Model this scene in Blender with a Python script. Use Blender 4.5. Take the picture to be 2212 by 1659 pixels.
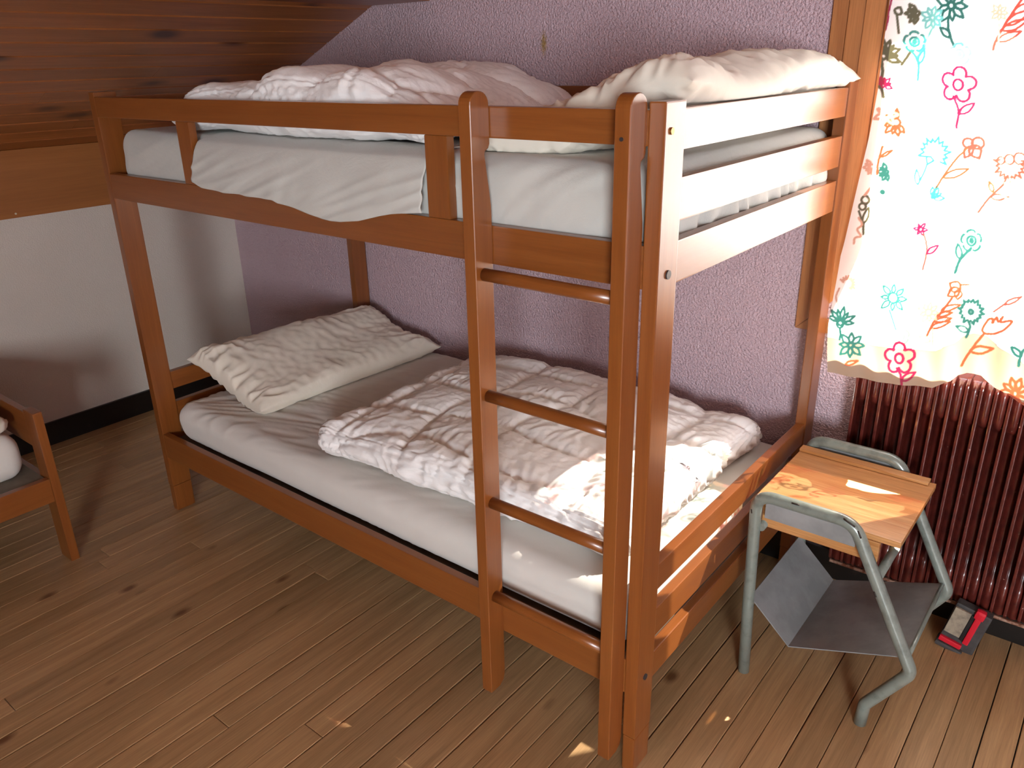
import bpy, bmesh, math, random
import numpy as np
from mathutils import Matrix, Vector, Quaternion

# ------------------------------------------------------------------ scene, camera, light
for _o in list(bpy.data.objects):
    bpy.data.objects.remove(_o, do_unlink=True)
SC = bpy.context.scene
COL = SC.collection
random.seed(7)

CAM_POS = (2.66163, -1.23914, 1.55414)
AX_R = (0.783370, 0.621241, -0.019775)
AX_U = (-0.220307, 0.307271, 0.925769)
AX_F = (-0.581202, 0.720864, -0.377571)
cam_data = bpy.data.cameras.new('camera')
cam = bpy.data.objects.new('camera', cam_data)
COL.objects.link(cam)
cam_data.sensor_width = 36.0
cam_data.lens = 28.01
cam_data.clip_start = 0.02
cam.matrix_world = Matrix(((AX_R[0], AX_U[0], -AX_F[0], CAM_POS[0]),
                           (AX_R[1], AX_U[1], -AX_F[1], CAM_POS[1]),
                           (AX_R[2], AX_U[2], -AX_F[2], CAM_POS[2]),
                           (0, 0, 0, 1)))
SC.camera = cam

world = bpy.data.worlds.new('sky')
SC.world = world
world.use_nodes = True
wn = world.node_tree.nodes
wn['Background'].inputs['Color'].default_value = (0.78, 0.88, 1.0, 1)
wn['Background'].inputs['Strength'].default_value = 7.0

sun_data = bpy.data.lights.new('sun', 'SUN')
sun_data.energy = 108.0
sun_data.angle = math.radians(0.53)
sun_data.color = (1.0, 0.96, 0.91)
sun = bpy.data.objects.new('sun', sun_data)
COL.objects.link(sun)
SUN_DIR = Vector((-0.75, -1.0, -1.2)).normalized()
sun.rotation_euler = SUN_DIR.to_track_quat('-Z', 'Y').to_euler()

# daylight entering by the window behind the photographer
day = bpy.data.lights.new('daylight_rear_window', 'AREA')
day.shape = 'RECTANGLE'
day.size = 1.0
day.size_y = 1.05
day.energy = 158.0
day.color = (0.90, 0.95, 1.0)
day_o = bpy.data.objects.new('daylight_rear_window', day)
COL.objects.link(day_o)
day_o.location = (4.55, -3.68, 1.35)
day_o.rotation_euler = (math.radians(90), 0, math.radians(25))

vs = SC.view_settings
vs.view_transform = 'Standard'
vs.look = 'None'
vs.exposure = 0.35
vs.gamma = 1.0
vs.use_curve_mapping = False
try:
    SC.cycles.use_denoising = True
    SC.cycles.max_bounces = 10
    SC.cycles.diffuse_bounces = 5
    SC.cycles.transmission_bounces = 8
    SC.cycles.transparent_max_bounces = 12
    SC.cycles.sample_clamp_indirect = 8.0
except Exception:
    pass

# ------------------------------------------------------------------ noise
_rng = np.random.RandomState(3)
_PERM = np.concatenate([_rng.permutation(256)] * 3)
_GR = _rng.normal(size=(256, 3))
_GR /= np.linalg.norm(_GR, axis=1)[:, None]


def noise(p):
    """gradient noise in [-1, 1] at an (n, 3) array"""
    p = np.asarray(p, float)
    i = np.floor(p).astype(int)
    f = p - i
    i &= 255
    w = f * f * f * (f * (f * 6 - 15) + 10)
    out = np.zeros(len(p))
    for a in (0, 1):
        for b in (0, 1):
            for c in (0, 1):
                h = _PERM[_PERM[_PERM[i[:, 0] + a] + i[:, 1] + b] + i[:, 2] + c]
                g = _GR[h]
                d = f - np.array([a, b, c])
                wt = (w[:, 0] if a else 1 - w[:, 0]) * (w[:, 1] if b else 1 - w[:, 1]) * (w[:, 2] if c else 1 - w[:, 2])
                out += wt * np.einsum('ij,ij->i', g, d)
    return out * 1.5


def ridge(p):
    return 1.0 - 2.0 * np.abs(noise(p))


def warp(p, s, a):
    q = np.array(p, float)
    q[:, 0] += a * noise(p * s + 11.3)
    q[:, 1] += a * noise(p * s + 47.7)
    q[:, 2] += a * noise(p * s + 83.1)
    return q


# ------------------------------------------------------------------ materials
def lin(r, g, b):
    f = lambda v: v / 12.92 if v <= 0.04045 else ((v + 0.055) / 1.055) ** 2.4
    return (f(r / 255), f(g / 255), f(b / 255), 1)


class NT:
    def __init__(self, name):
        self.m = bpy.data.materials.new(name)
        self.m.use_nodes = True
        self.t = self.m.node_tree
        self.bsdf = self.t.nodes['Principled BSDF']
        self.out = self.t.nodes['Material Output']

    def n(self, typ, **kw):
        nd = self.t.nodes.new(typ)
        for k, v in kw.items():
            if k in nd.inputs.keys():
                nd.inputs[k].default_value = v
            else:
                setattr(nd, k, v)
        return nd

    def l(self, a, ao, b, bi):
        self.t.links.new(a.outputs[ao], b.inputs[bi])

    def ramp(self, stops):
        r = self.t.nodes.new('ShaderNodeValToRGB')
        e = r.color_ramp.elements
        e[0].position, e[0].color = stops[0]
        e[1].position, e[1].color = stops[-1]
        for p, c in stops[1:-1]:
            k = e.new(p)
            k.color = c
        return r


def coords(nt, scale, jitter=True):
    tc = nt.n('ShaderNodeTexCoord')
    if jitter:
        oi = nt.n('ShaderNodeObjectInfo')
        mul = nt.n('ShaderNodeVectorMath', operation='SCALE')
        mul.inputs[0].default_value = (7.3, 5.1, 9.7)
        nt.l(oi, 'Random', mul, 'Scale')
        add = nt.n('ShaderNodeVectorMath', operation='ADD')
        nt.l(tc, 'Object', add, 0)
        nt.l(mul, 0, add, 1)
        src, so = add, 0
    else:
        src, so = tc, 'Object'
    mp = nt.n('ShaderNodeMapping')
    mp.inputs['Scale'].default_value = scale
    nt.l(src, so, mp, 'Vector')
    return mp, (src, so)


def wood(name, c1, c2, axis, rough=0.35, coat=0.3, grain=1.0, var=0.12, knots=None, bump=0.08, fine=1.0):
    nt = NT(name)
    sc = [26 * grain, 26 * grain, 26 * grain]
    sc[axis] = 1.6 * grain
    mp, (src, so) = coords(nt, sc)
    no = nt.n('ShaderNodeTexNoise', Scale=1.0, Detail=6.0, Roughness=0.62, Distortion=0.9)
    nt.l(mp, 0, no, 'Vector')
    rp = nt.ramp([(0.28, c1), (0.72, c2)])
    nt.l(no, 'Fac', rp, 'Fac')
    sc2 = [320 * grain, 320 * grain, 320 * grain]
    sc2[axis] = 9 * grain
    mp2 = nt.n('ShaderNodeMapping')
    mp2.inputs['Scale'].default_value = sc2
    nt.l(src, so, mp2, 'Vector')
    no2 = nt.n('ShaderNodeTexNoise', Scale=1.0, Detail=3.0, Roughness=0.6)
    nt.l(mp2, 0, no2, 'Vector')
    r2 = nt.ramp([(0.3, (1 - 0.28 * fine,) * 3 + (1,)), (0.62, (1, 1, 1, 1))])
    nt.l(no2, 'Fac', r2, 'Fac')
    mx = nt.n('ShaderNodeMix', data_type='RGBA', blend_type='MULTIPLY')
    mx.inputs['Factor'].default_value = 1.0
    nt.l(rp, 'Color', mx, 6)
    nt.l(r2, 'Color', mx, 7)
    last, lo = mx, 2
    if knots:
        ks, kc, kthr = knots
        s3 = [ks, ks, ks]
        s3[axis] = ks * 0.5
        mp3 = nt.n('ShaderNodeMapping')
        mp3.inputs['Scale'].default_value = s3
        nt.l(src, so, mp3, 'Vector')
        wn3 = nt.n('ShaderNodeTexNoise', Scale=2.2, Detail=2.0)
        nt.l(mp3, 0, wn3, 'Vector')
        mixv = nt.n('ShaderNodeMix', data_type='VECTOR')
        mixv.inputs['Factor'].default_value = 0.12
        nt.l(mp3, 0, mixv, 4)
        nt.l(wn3, 'Color', mixv, 5)
        vo = nt.n('ShaderNodeTexVoronoi', Scale=1.0, Randomness=1.0)
        nt.l(mixv, 1, vo, 'Vector')
        r3 = nt.ramp([(kthr * 0.35, kc), (kthr, (1, 1, 1, 1))])
        nt.l(vo, 'Distance', r3, 'Fac')
        mk = nt.n('ShaderNodeMix', data_type='RGBA', blend_type='MULTIPLY')
        mk.inputs['Factor'].default_value = 0.9
        nt.l(last, lo, mk, 6)
        nt.l(r3, 'Color', mk, 7)
        last, lo = mk, 2
    oi = nt.n('ShaderNodeObjectInfo')
    mr = nt.n('ShaderNodeMapRange')
    mr.inputs['To Min'].default_value = 1 - var
    mr.inputs['To Max'].default_value = 1 + var
    nt.l(oi, 'Random', mr, 'Value')
    hs = nt.n('ShaderNodeHueSaturation')
    nt.l(mr, 0, hs, 'Value')
    nt.l(last, lo, hs, 'Color')
    nt.l(hs, 'Color', nt.bsdf, 'Base Color')
    nt.bsdf.inputs['Roughness'].default_value = rough
    nt.bsdf.inputs['Coat Weight'].default_value = coat
    nt.bsdf.inputs['Coat Roughness'].default_value = 0.22
    bp = nt.n('ShaderNodeBump', Strength=bump, Distance=0.002)
    nt.l(no2, 'Fac', bp, 'Height')
    nt.l(bp, 0, nt.bsdf, 'Normal')
    return nt.m


def plain(name, c, rough=0.5, metal=0.0, noise_scale=None, c2=None, bump=0.0, bscale=200.0, coat=0.0, stops=(0.4, 0.6), detail=4.0, bdist=0.002):
    nt = NT(name)
    nt.bsdf.inputs['Base Color'].default_value = c
    nt.bsdf.inputs['Roughness'].default_value = rough
    nt.bsdf.inputs['Metallic'].default_value = metal
    nt.bsdf.inputs['Coat Weight'].default_value = coat
    if c2 is not None:
        mp, _ = coords(nt, (noise_scale,) * 3)
        no = nt.n('ShaderNodeTexNoise', Scale=1.0, Detail=detail, Roughness=0.6)
        nt.l(mp, 0, no, 'Vector')
        rp = nt.ramp([(stops[0], c), (stops[1], c2)])
        nt.l(no, 'Fac', rp, 'Fac')
        nt.l(rp, 'Color', nt.bsdf, 'Base Color')
    if bump:
        mp, _ = coords(nt, (bscale,) * 3, False)
        no = nt.n('ShaderNodeTexNoise', Scale=1.0, Detail=2.0, Roughness=0.5)
        nt.l(mp, 0, no, 'Vector')
        bp = nt.n('ShaderNodeBump', Strength=bump, Distance=bdist)
        nt.l(no, 'Fac', bp, 'Height')
        nt.l(bp, 0, nt.bsdf, 'Normal')
    return nt.m


def fabric(name, c, c2, bump=0.25, sheen=0.15, weave=900.0, wr=40.0):
    nt = NT(name)
    mp, (src, so) = coords(nt, (3.0, 3.0, 3.0), False)
    no = nt.n('ShaderNodeTexNoise', Scale=1.0, Detail=4.0, Roughness=0.6)
    nt.l(mp, 0, no, 'Vector')
    rp = nt.ramp([(0.35, c), (0.7, c2)])
    nt.l(no, 'Fac', rp, 'Fac')
    nt.l(rp, 'Color', nt.bsdf, 'Base Color')
    nt.bsdf.inputs['Roughness'].default_value = 0.85
    nt.bsdf.inputs['Sheen Weight'].default_value = sheen
    nt.bsdf.inputs['Specular IOR Level'].default_value = 0.2
    mp2 = nt.n('ShaderNodeMapping')
    mp2.inputs['Scale'].default_value = (weave,) * 3
    nt.l(src, so, mp2, 'Vector')
    n2 = nt.n('ShaderNodeTexNoise', Scale=1.0, Detail=1.0)
    nt.l(mp2, 0, n2, 'Vector')
    mp3 = nt.n('ShaderNodeMapping')
    mp3.inputs['Scale'].default_value = (wr,) * 3
    nt.l(src, so, mp3, 'Vector')
    n3 = nt.n('ShaderNodeTexNoise', Scale=1.0, Detail=5.0, Roughness=0.55, Distortion=0.6)
    nt.l(mp3, 0, n3, 'Vector')
    ma = nt.n('ShaderNodeMath', operation='MULTIPLY_ADD')
    ma.inputs[1].default_value = 0.12
    nt.l(n2, 'Fac', ma, 0)
    nt.l(n3, 'Fac', ma, 2)
    bp = nt.n('ShaderNodeBump', Strength=bump, Distance=0.006)
    nt.l(ma, 0, bp, 'Height')
    nt.l(bp, 0, nt.bsdf, 'Normal')
    return nt.m


BED1 = lin(122, 66, 26)
BED2 = lin(140, 82, 36)
M_BX = wood('varnished_beech_x', BED1, BED2, 0, 0.32, 0.35, 1.0, 0.06, bump=0.03, fine=0.35)
M_BY = wood('varnished_beech_y', BED1, BED2, 1, 0.32, 0.35, 1.0, 0.06, bump=0.03, fine=0.35)
M_BZ = wood('varnished_beech_z', BED1, BED2, 2, 0.32, 0.35, 1.0, 0.06, bump=0.03, fine=0.35)
M_FLOOR = wood('worn_pine_boards', lin(166, 130, 88), lin(198, 160, 114), 1, 0.42, 0.12, 1.0, 0.13,
               knots=(6.5, lin(146, 110, 90), 0.11), bump=0.18, fine=0.8)
M_CEIL = wood('stained_pine_panelling', lin(132, 74, 34), lin(170, 102, 52), 1, 0.38, 0.25, 0.9, 0.12,
              knots=(5.6, lin(84, 40, 20), 0.2), bump=0.1, fine=0.6)
M_PLY = wood('stained_plywood', lin(142, 86, 38), lin(160, 100, 48), 1, 0.5, 0.1, 0.5, 0.04, bump=0.06, fine=0.4)
M_CASE = wood('pine_window_casing', lin(160, 100, 56), lin(184, 124, 74), 2, 0.45, 0.1, 1.2, 0.08, bump=0.1, fine=0.7)
M_SEAT = wood('worn_oak_seat', lin(172, 112, 56), lin(206, 156, 102), 0, 0.42, 0.15, 1.6, 0.03, bump=0.2, fine=1.0)
M_BASEB = plain('black_painted_skirting', lin(18, 15, 13), 0.4, noise_scale=22.0, c2=lin(38, 30, 26), stops=(0.62, 0.75))
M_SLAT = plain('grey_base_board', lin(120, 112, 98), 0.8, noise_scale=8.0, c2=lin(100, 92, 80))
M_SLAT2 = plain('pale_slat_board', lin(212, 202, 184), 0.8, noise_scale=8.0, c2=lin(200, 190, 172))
M_PLUG = plain('dark_bolt_cap', lin(46, 44, 46), 0.4)
M_BRASS = plain('screw_head', lin(150, 110, 60), 0.35, 0.8)
M_SHEET = fabric('white_sheet', (0.66, 0.64, 0.59, 1), (0.71, 0.69, 0.64, 1), 0.18, wr=22.0)
M_TERRY = fabric('terry_sheet', (0.50, 0.50, 0.46, 1), (0.56, 0.56, 0.52, 1), 0.4, 0.3, weave=420.0, wr=18.0)
M_PILLOW = fabric('cream_pillowcase', (0.76, 0.71, 0.60, 1), (0.82, 0.77, 0.67, 1), 0.22, wr=26.0)
M_DUVET = fabric('white_quilted_cotton', (0.86, 0.84, 0.82, 1), (0.90, 0.88, 0.86, 1), 0.3, wr=55.0)
M_TUBE = plain('grey_green_enamel', lin(128, 138, 130), 0.32, 0.15, 30.0, lin(104, 112, 106), coat=0.4, stops=(0.5, 0.72))
M_TRAY = plain('grey_painted_sheet', lin(148, 152, 152), 0.45, 0.1, 9.0, lin(130, 134, 134), coat=0.15)
M_CHIP = plain('worn_bare_metal', lin(52, 44, 38), 0.5, 0.4)
M_RAD = plain('dark_red_brown_enamel', lin(84, 34, 28), 0.28, 0.0, 40.0, lin(60, 22, 20), coat=0.5, stops=(0.4, 0.7))
_rn = NT('chipped_red_brown_enamel')
_mp, (_s, _so) = coords(_rn, (40.0, 40.0, 40.0))
_n1 = _rn.n('ShaderNodeTexNoise', Scale=1.0, Detail=4.0, Roughness=0.6)
_rn.l(_mp, 0, _n1, 'Vector')
_r1 = _rn.ramp([(0.4, lin(96, 38, 30)), (0.7, lin(66, 24, 21))])
_rn.l(_n1, 'Fac', _r1, 'Fac')
_n2 = _rn.n('ShaderNodeTexNoise', Scale=75.0, Detail=3.0, Roughness=0.7)
_rn.l(_s, _so, _n2, 'Vector')
_r2 = _rn.ramp([(0.70, (0, 0, 0, 1)), (0.725, (1, 1, 1, 1))])
_rn.l(_n2, 'Fac', _r2, 'Fac')
_mm = _rn.n('ShaderNodeMix', data_type='RGBA')
_rn.l(_r2, 'Color', _mm, 'Factor')
_rn.l(_r1, 'Color', _mm, 6)
_mm.inputs[7].default_value = lin(190, 165, 150)
_rn.l(_mm, 2, _rn.bsdf, 'Base Color')
_rn.bsdf.inputs['Roughness'].default_value = 0.28
_rn.bsdf.inputs['Coat Weight'].default_value = 0.4
M_RAD = _rn.m
M_RUST = plain('rusty_chipped_metal', lin(110, 62, 40), 0.7, 0.2, 60.0, lin(170, 140, 120))
M_GREYP = plain('dark_grey_plastic', lin(66, 64, 62), 0.6, noise_scale=30, c2=lin(52, 50, 50))
M_REDP = plain('red_plastic', lin(196, 24, 44), 0.4)
M_PAD = plain('beige_scuffed_pad', lin(150, 138, 118), 0.8, noise_scale=40, c2=lin(120, 110, 96), bump=0.2)
M_BLACK = plain('black_plastic', lin(16, 16, 18), 0.5)
M_OUTER = plain('sun_blocker_grey', (0.35, 0.33, 0.30, 1), 0.9)  # plain grey, only on the added sun-blocking overhang
M_PIN = plain('pale_nail_head', lin(205, 195, 170), 0.4)


def wall_paint(name, c, c2, bump, scale, rough, stain=None):
    nt = NT(name)
    mp, (src, so) = coords(nt, (1.3, 1.3, 1.3), False)
    no = nt.n('ShaderNodeTexNoise', Scale=1.0, Detail=5.0, Roughness=0.6)
    nt.l(mp, 0, no, 'Vector')
    rp = nt.ramp([(0.35, c), (0.7, c2)])
    nt.l(no, 'Fac', rp, 'Fac')
    last = rp
    if stain:
        # small rubbed ochre mark on the paint
        sub = nt.n('ShaderNodeVectorMath', operation='SUBTRACT')
        sub.inputs[1].default_value = stain[0]
        nt.l(src, so, sub, 0)
        m2 = nt.n('ShaderNodeVectorMath', operation='MULTIPLY')
        m2.inputs[1].default_value = stain[1]
        nt.l(sub, 0, m2, 0)
        ln = nt.n('ShaderNodeVectorMath', operation='LENGTH')
        nt.l(m2, 0, ln, 0)
        n9 = nt.n('ShaderNodeTexNoise', Scale=160.0, Detail=2.0)
        nt.l(src, so, n9, 'Vector')
        ad = nt.n('ShaderNodeMath', operation='MULTIPLY_ADD')
        ad.inputs[1].default_value = 1.6
        nt.l(n9, 'Fac', ad, 0)
        nt.l(ln, 'Value', ad, 2)
        r4 = nt.ramp([(0.55, (1, 1, 1, 1)), (0.95, (0, 0, 0, 1))])
        half = nt.n('ShaderNodeMath', operation='MULTIPLY')
        half.inputs[1].default_value = 0.5
        nt.l(ad, 0, half, 0)
        nt.l(half, 0, r4, 'Fac')
        mx = nt.n('ShaderNodeMix', data_type='RGBA')
        nt.l(r4, 'Color', mx, 'Factor')
        nt.l(rp, 'Color', mx, 6)
        mx.inputs[7].default_value = lin(170, 140, 90)
        nt.t.links.new(mx.outputs[2], nt.bsdf.inputs['Base Color'])
    else:
        nt.l(rp, 'Color', nt.bsdf, 'Base Color')
    nt.bsdf.inputs['Roughness'].default_value = rough
    n2 = nt.n('ShaderNodeTexNoise', Scale=scale, Detail=2.5, Roughness=0.5, Distortion=0.3)
    nt.l(src, so, n2, 'Vector')
    bp = nt.n('ShaderNodeBump', Strength=bump, Distance=0.011)
    nt.l(n2, 'Fac', bp, 'Height')
    nt.l(bp, 0, nt.bsdf, 'Normal')
    return nt.m


M_MAUVE = wall_paint('mauve_roughcast_paint', lin(194, 169, 177), lin(201, 175, 183), 0.9, 140.0, 0.42,
                     stain=((0.98, 1.05, 1.60), (70, 10, 26)))
M_KNEE = wall_paint('pale_greige_paint', lin(206, 196, 184), lin(212, 203, 192), 0.3, 170.0, 0.6)

# thin window glass
_g = NT('window_glass')
_tr = _g.n('ShaderNodeBsdfTransparent')
_gl = _g.n('ShaderNodeBsdfGlossy', Roughness=0.02)
_mx = _g.n('ShaderNodeMixShader')
_mx.inputs[0].default_value = 0.06
_g.l(_tr, 0, _mx, 1)
_g.l(_gl, 0, _mx, 2)
_g.l(_mx, 0, _g.out, 'Surface')
M_GLASS = _g.m

# printed thin curtain cloth: the print is a colour attribute of the cloth
_c = NT('printed_cotton_voile')
_at = _c.n('ShaderNodeVertexColor', layer_name='print')
_df = _c.n('ShaderNodeBsdfDiffuse')
_tl = _c.n('ShaderNodeBsdfTranslucent')
_tp = _c.n('ShaderNodeBsdfTransparent')
_c.l(_at, 'Color', _df, 'Color')
_gm = _c.n('ShaderNodeGamma', Gamma=2.2)
_c.l(_at, 'Color', _gm, 'Color')
_c.l(_gm, 0, _tl, 'Color')
_c.l(_gm, 0, _tp, 'Color')
_m1 = _c.n('ShaderNodeMixShader')
_m1.inputs[0].default_value = 0.42
_c.l(_df, 0, _m1, 1)
_c.l(_tl, 0, _m1, 2)
_m2 = _c.n('ShaderNodeMixShader')
_m2.inputs[0].default_value = 0.085
_c.l(_m1, 0, _m2, 1)
_c.l(_tp, 0, _m2, 2)
_c.l(_m2, 0, _c.out, 'Surface')
M_CURT = _c.m


# ------------------------------------------------------------------ mesh helpers
def link(name, me, mat, parent=None, smooth=False):
    o = bpy.data.objects.new(name, me)
    COL.objects.link(o)
    if mat is not None and len(me.materials) == 0:
        me.materials.append(mat)
    if smooth:
        me.polygons.foreach_set('use_smooth', np.ones(len(me.polygons), dtype=bool))
    if parent is not None:
        o.parent = parent
        wp = Vector((0, 0, 0))
        p = parent
        while p is not None:
            wp += p.location
            p = p.parent
        o.location = -wp
    return o


def thing(name, label, cat, loc=(0, 0, 0), group=None):
    o = bpy.data.objects.new(name, None)
    COL.objects.link(o)
    o.empty_display_size = 0.1
    o.location = loc
    o['label'] = label
    o['category'] = cat
    if group:
        o['group'] = group
    return o


def tag(o, label, cat, group=None):
    o['label'] = label
    o['category'] = cat
    if group:
        o['group'] = group
    return o


def struct(o, label=None):
    o['kind'] = 'structure'
    if label:
        o['label'] = label
    return o


def bm_mesh(bm, name):
    bmesh.ops.recalc_face_normals(bm, faces=bm.faces)
    me = bpy.data.meshes.new(name)
    bm.to_mesh(me)
    bm.free()
    return me


def bm_box(bm, x0, x1, y0, y1, z0, z1, bev=0.0, seg=2):
    r = bmesh.ops.create_cube(bm, size=1.0)
    vs_ = r['verts']
    for v in vs_:
        v.co = Vector(((x0 + x1) / 2 + v.co.x * (x1 - x0), (y0 + y1) / 2 + v.co.y * (y1 - y0), (z0 + z1) / 2 + v.co.z * (z1 - z0)))
    if bev > 0:
        es = list({e for v in vs_ for e in v.link_edges})
        bmesh.ops.bevel(bm, geom=es, offset=bev, segments=seg, profile=0.7, affect='EDGES')


def box(name, x0, x1, y0, y1, z0, z1, mat, parent=None, bev=0.002, seg=2):
    bm = bmesh.new()
    bm_box(bm, x0, x1, y0, y1, z0, z1, bev, seg)
    return link(name, bm_mesh(bm, name), mat, parent)


def boxes(name, lst, mat, parent=None, bev=0.0):
    bm = bmesh.new()
    for b in lst:
        bm_box(bm, *b, bev)
    return link(name, bm_mesh(bm, name), mat, parent)


def prism(name, pts, axis, a0, a1, mat, parent=None, bev=0.0, seg=2):
    """polygon pts (2-D) in the plane normal to axis, extruded from a0 to a1"""
    bm = bmesh.new()

    def mk(p, a):
        if axis == 0:
            return (a, p[0], p[1])
        if axis == 1:
            return (p[0], a, p[1])
        return (p[0], p[1], a)
    va = [bm.verts.new(mk(p, a0)) for p in pts]
    vb = [bm.verts.new(mk(p, a1)) for p in pts]
    bm.faces.new(va)
    bm.faces.new(vb[::-1])
    n = len(pts)
    for i in range(n):
        bm.faces.new((va[i], vb[i], vb[(i + 1) % n], va[(i + 1) % n]))
    bmesh.ops.recalc_face_normals(bm, faces=bm.faces)
    if bev:
        es = [e for e in bm.edges if e.calc_face_angle(0) > 0.5]
        bmesh.ops.bevel(bm, geom=es, offset=bev, segments=seg, profile=0.7, affect='EDGES')
    return link(name, bm_mesh(bm, name), mat, parent)


def fillet(pts, r, n=6):
    P = [Vector(p) for p in pts]
    out = [P[0]]
    for i in range(1, len(P) - 1):
        a, b, c = P[i - 1], P[i], P[i + 1]
        u, v = (a - b), (c - b)
        lu, lv = u.length, v.length
        u.normalize()
        v.normalize()
        ang = u.angle(v)
        if ang > 3.05:
            out.append(b)
            continue
        rr = r[i - 1] if isinstance(r, (list, tuple)) else r
        d = min(rr / math.tan(ang / 2), 0.48 * lu, 0.48 * lv)
        s, e = b + u * d, b + v * d
        for k in range(n + 1):
            t = k / n
            out.append(s * (1 - t) ** 2 + b * (2 * t * (1 - t)) + e * t * t)
    out.append(P[-1])
    return out


def tube_mesh(bm, path, rad, n=16, cap=True):
    path = [Vector(p) for p in path]
    rings = []
    prev = None
    for i, p in enumerate(path):
        t = (path[min(i + 1, len(path) - 1)] - path[max(i - 1, 0)]).normalized()
        if prev is None:
            a = Vector((0, 1, 0)) if abs(t.y) < 0.9 else Vector((1, 0, 0))
            nrm = (a - t * a.dot(t)).normalized()
        else:
            nrm = (prev - t * prev.dot(t)).normalized()
        prev = nrm
        b = t.cross(nrm)
        rr = rad(i / (len(path) - 1)) if callable(rad) else rad
        rings.append([bm.verts.new(p + nrm * (rr * math.cos(2 * math.pi * k / n)) + b * (rr * math.sin(2 * math.pi * k / n))) for k in range(n)])
    for A, B in zip(rings[:-1], rings[1:]):
        for k in range(n):
            f = bm.faces.new((A[k], A[(k + 1) % n], B[(k + 1) % n], B[k]))
            f.smooth = True
    if cap:
        bm.faces.new(rings[0][::-1])
        bm.faces.new(rings[-1])


def tube(name, path, rad, mat, parent=None, n=16):
    bm = bmesh.new()
    tube_mesh(bm, path, rad, n)
    return link(name, bm_mesh(bm, name), mat, parent)


def np_mesh(name, V, quads):
    me = bpy.data.meshes.new(name)
    V = np.asarray(V, np.float32)
    Q = np.asarray(quads, np.int32)
    me.vertices.add(len(V))
    me.vertices.foreach_set('co', V.ravel())
    me.loops.add(Q.size)
    me.loops.foreach_set('vertex_index', Q.ravel())
    me.polygons.add(len(Q))
    me.polygons.foreach_set('loop_start', np.arange(0, Q.size, 4, dtype=np.int32))
    me.polygons.foreach_set('loop_total', np.full(len(Q), 4, np.int32))
    me.update(calc_edges=True)
    me.validate()
    return me


def grid_quads(nu, nv, off=0, flip=False):
    i, j = np.meshgrid(np.arange(nu - 1), np.arange(nv - 1), indexing='ij')
    a = (i * nv + j).ravel() + off
    q = np.stack([a, a + nv, a + nv + 1, a + 1], 1)
    return q[:, ::-1] if flip else q


def soft_box(name, lo, hi, r, step, disp, mat, parent=None, shape=None):
    """rounded box of square-ish quads; disp(P, N) -> (n, 3) offsets"""
    lo, hi = np.array(lo, float), np.array(hi, float)
    n = np.maximum(2, np.round((hi - lo) / step).astype(int) + 1)
    ax = [np.linspace(lo[k], hi[k], n[k]) for k in range(3)]
    VS, QS, off = [], [], 0
    for k in range(3):
        a, b = [(1, 2), (2, 0), (0, 1)][k]
        for side in (0, 1):
            A, B = np.meshgrid(ax[a], ax[b], indexing='ij')
            P = np.zeros((A.size, 3))
            P[:, a], P[:, b] = A.ravel(), B.ravel()
            P[:, k] = hi[k] if side else lo[k]
            VS.append(P)
            QS.append(grid_quads(n[a], n[b], off, flip=(side == 0)))
            off += len(P)
    V, Q = np.concatenate(VS), np.concatenate(QS)
    key = np.round(V * 1e5).astype(np.int64)
    _, idx, inv = np.unique(key, axis=0, return_index=True, return_inverse=True)
    inv = inv.ravel()
    V, Q = V[idx], inv[Q]
    rr = np.minimum(np.array(r, float) * np.ones(3), (hi - lo) / 2 - 1e-4)
    C = np.clip(V, lo + rr, hi - rr)
    D = (V - C) / rr
    ln = np.linalg.norm(D, axis=1)[:, None]
    D = D / np.maximum(ln, 1e-9)
    P = C + D * rr
    N = D / rr
    N /= np.linalg.norm(N, axis=1)[:, None]
    if shape is not None:
        P = shape(P, N)
    P = P + disp(P, N)
    o = link(name, np_mesh(name, P, Q), mat, parent, smooth=True)
    return o


def cylinder(name, c, axis, rad, h, mat, parent=None, n=20):
    c = Vector(c)
    d = Vector((0, 0, 0))
    d[axis] = h / 2
    return tube(name, [c - d, c - d * 0.8, c + d * 0.8, c + d], lambda t: rad, mat, parent, n)


# ------------------------------------------------------------------ the room
L, WD, T, WP, H = 2.0, 1.0313, 0.0313, 0.0727, 1.4848
XK, YW = -0.966, 1.0506
XR, YF = 5.6, -3.6
CS = 0.436                       # rise of the sloping ceiling per metre of x
CZ0 = 1.255
ceil_z = lambda x: CZ0 + CS * (x - XK)
WX0, WX1, WZ0, WZ1 = 2.085, 2.80, 0.842, 2.02

floor = struct(boxes('floor', [(XK - 0.1, XR, YF, YW + 0.1, -0.06, -0.016)], M_BLACK))
PW = 0.0715
px = 2.476 - 49 * PW
fixed = {20: -0.497, 17: -0.372, 25: 0.07, 24: 0.06}
k = 0
while px < XR - PW:
    idx = int(round((2.476 - px) / PW))
    if px >= XK - 0.07:
        cuts = [YF]
        y = YF + random.uniform(0.8, 2.2) if px < 3.0 else YW
        while y < YW - 0.4:
            cuts.append(y)
            y += random.uniform(1.5, 2.4)
        if idx in fixed:
            cuts = [YF, fixed[idx]]
        elif px > 0.3 and px < 2.4:
            cuts = [c for c in cuts if c < -0.75 or c > 0.75] or [YF]
        cuts.append(YW)
        for a, b in zip(cuts[:-1], cuts[1:]):
            bm = bmesh.new()
            dz = random.uniform(-0.0006, 0.0004)
            g0 = random.choice((0.001, 0.0015, 0.0022, 0.003))
            bm_box(bm, px + g0, px + PW - 0.0006, a + 0.0008, b - 0.0008, -0.018, dz, 0.0013, 1)
            link('floorboard', bm_mesh(bm, 'floorboard'), M_FLOOR, floor)
    px += PW

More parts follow.
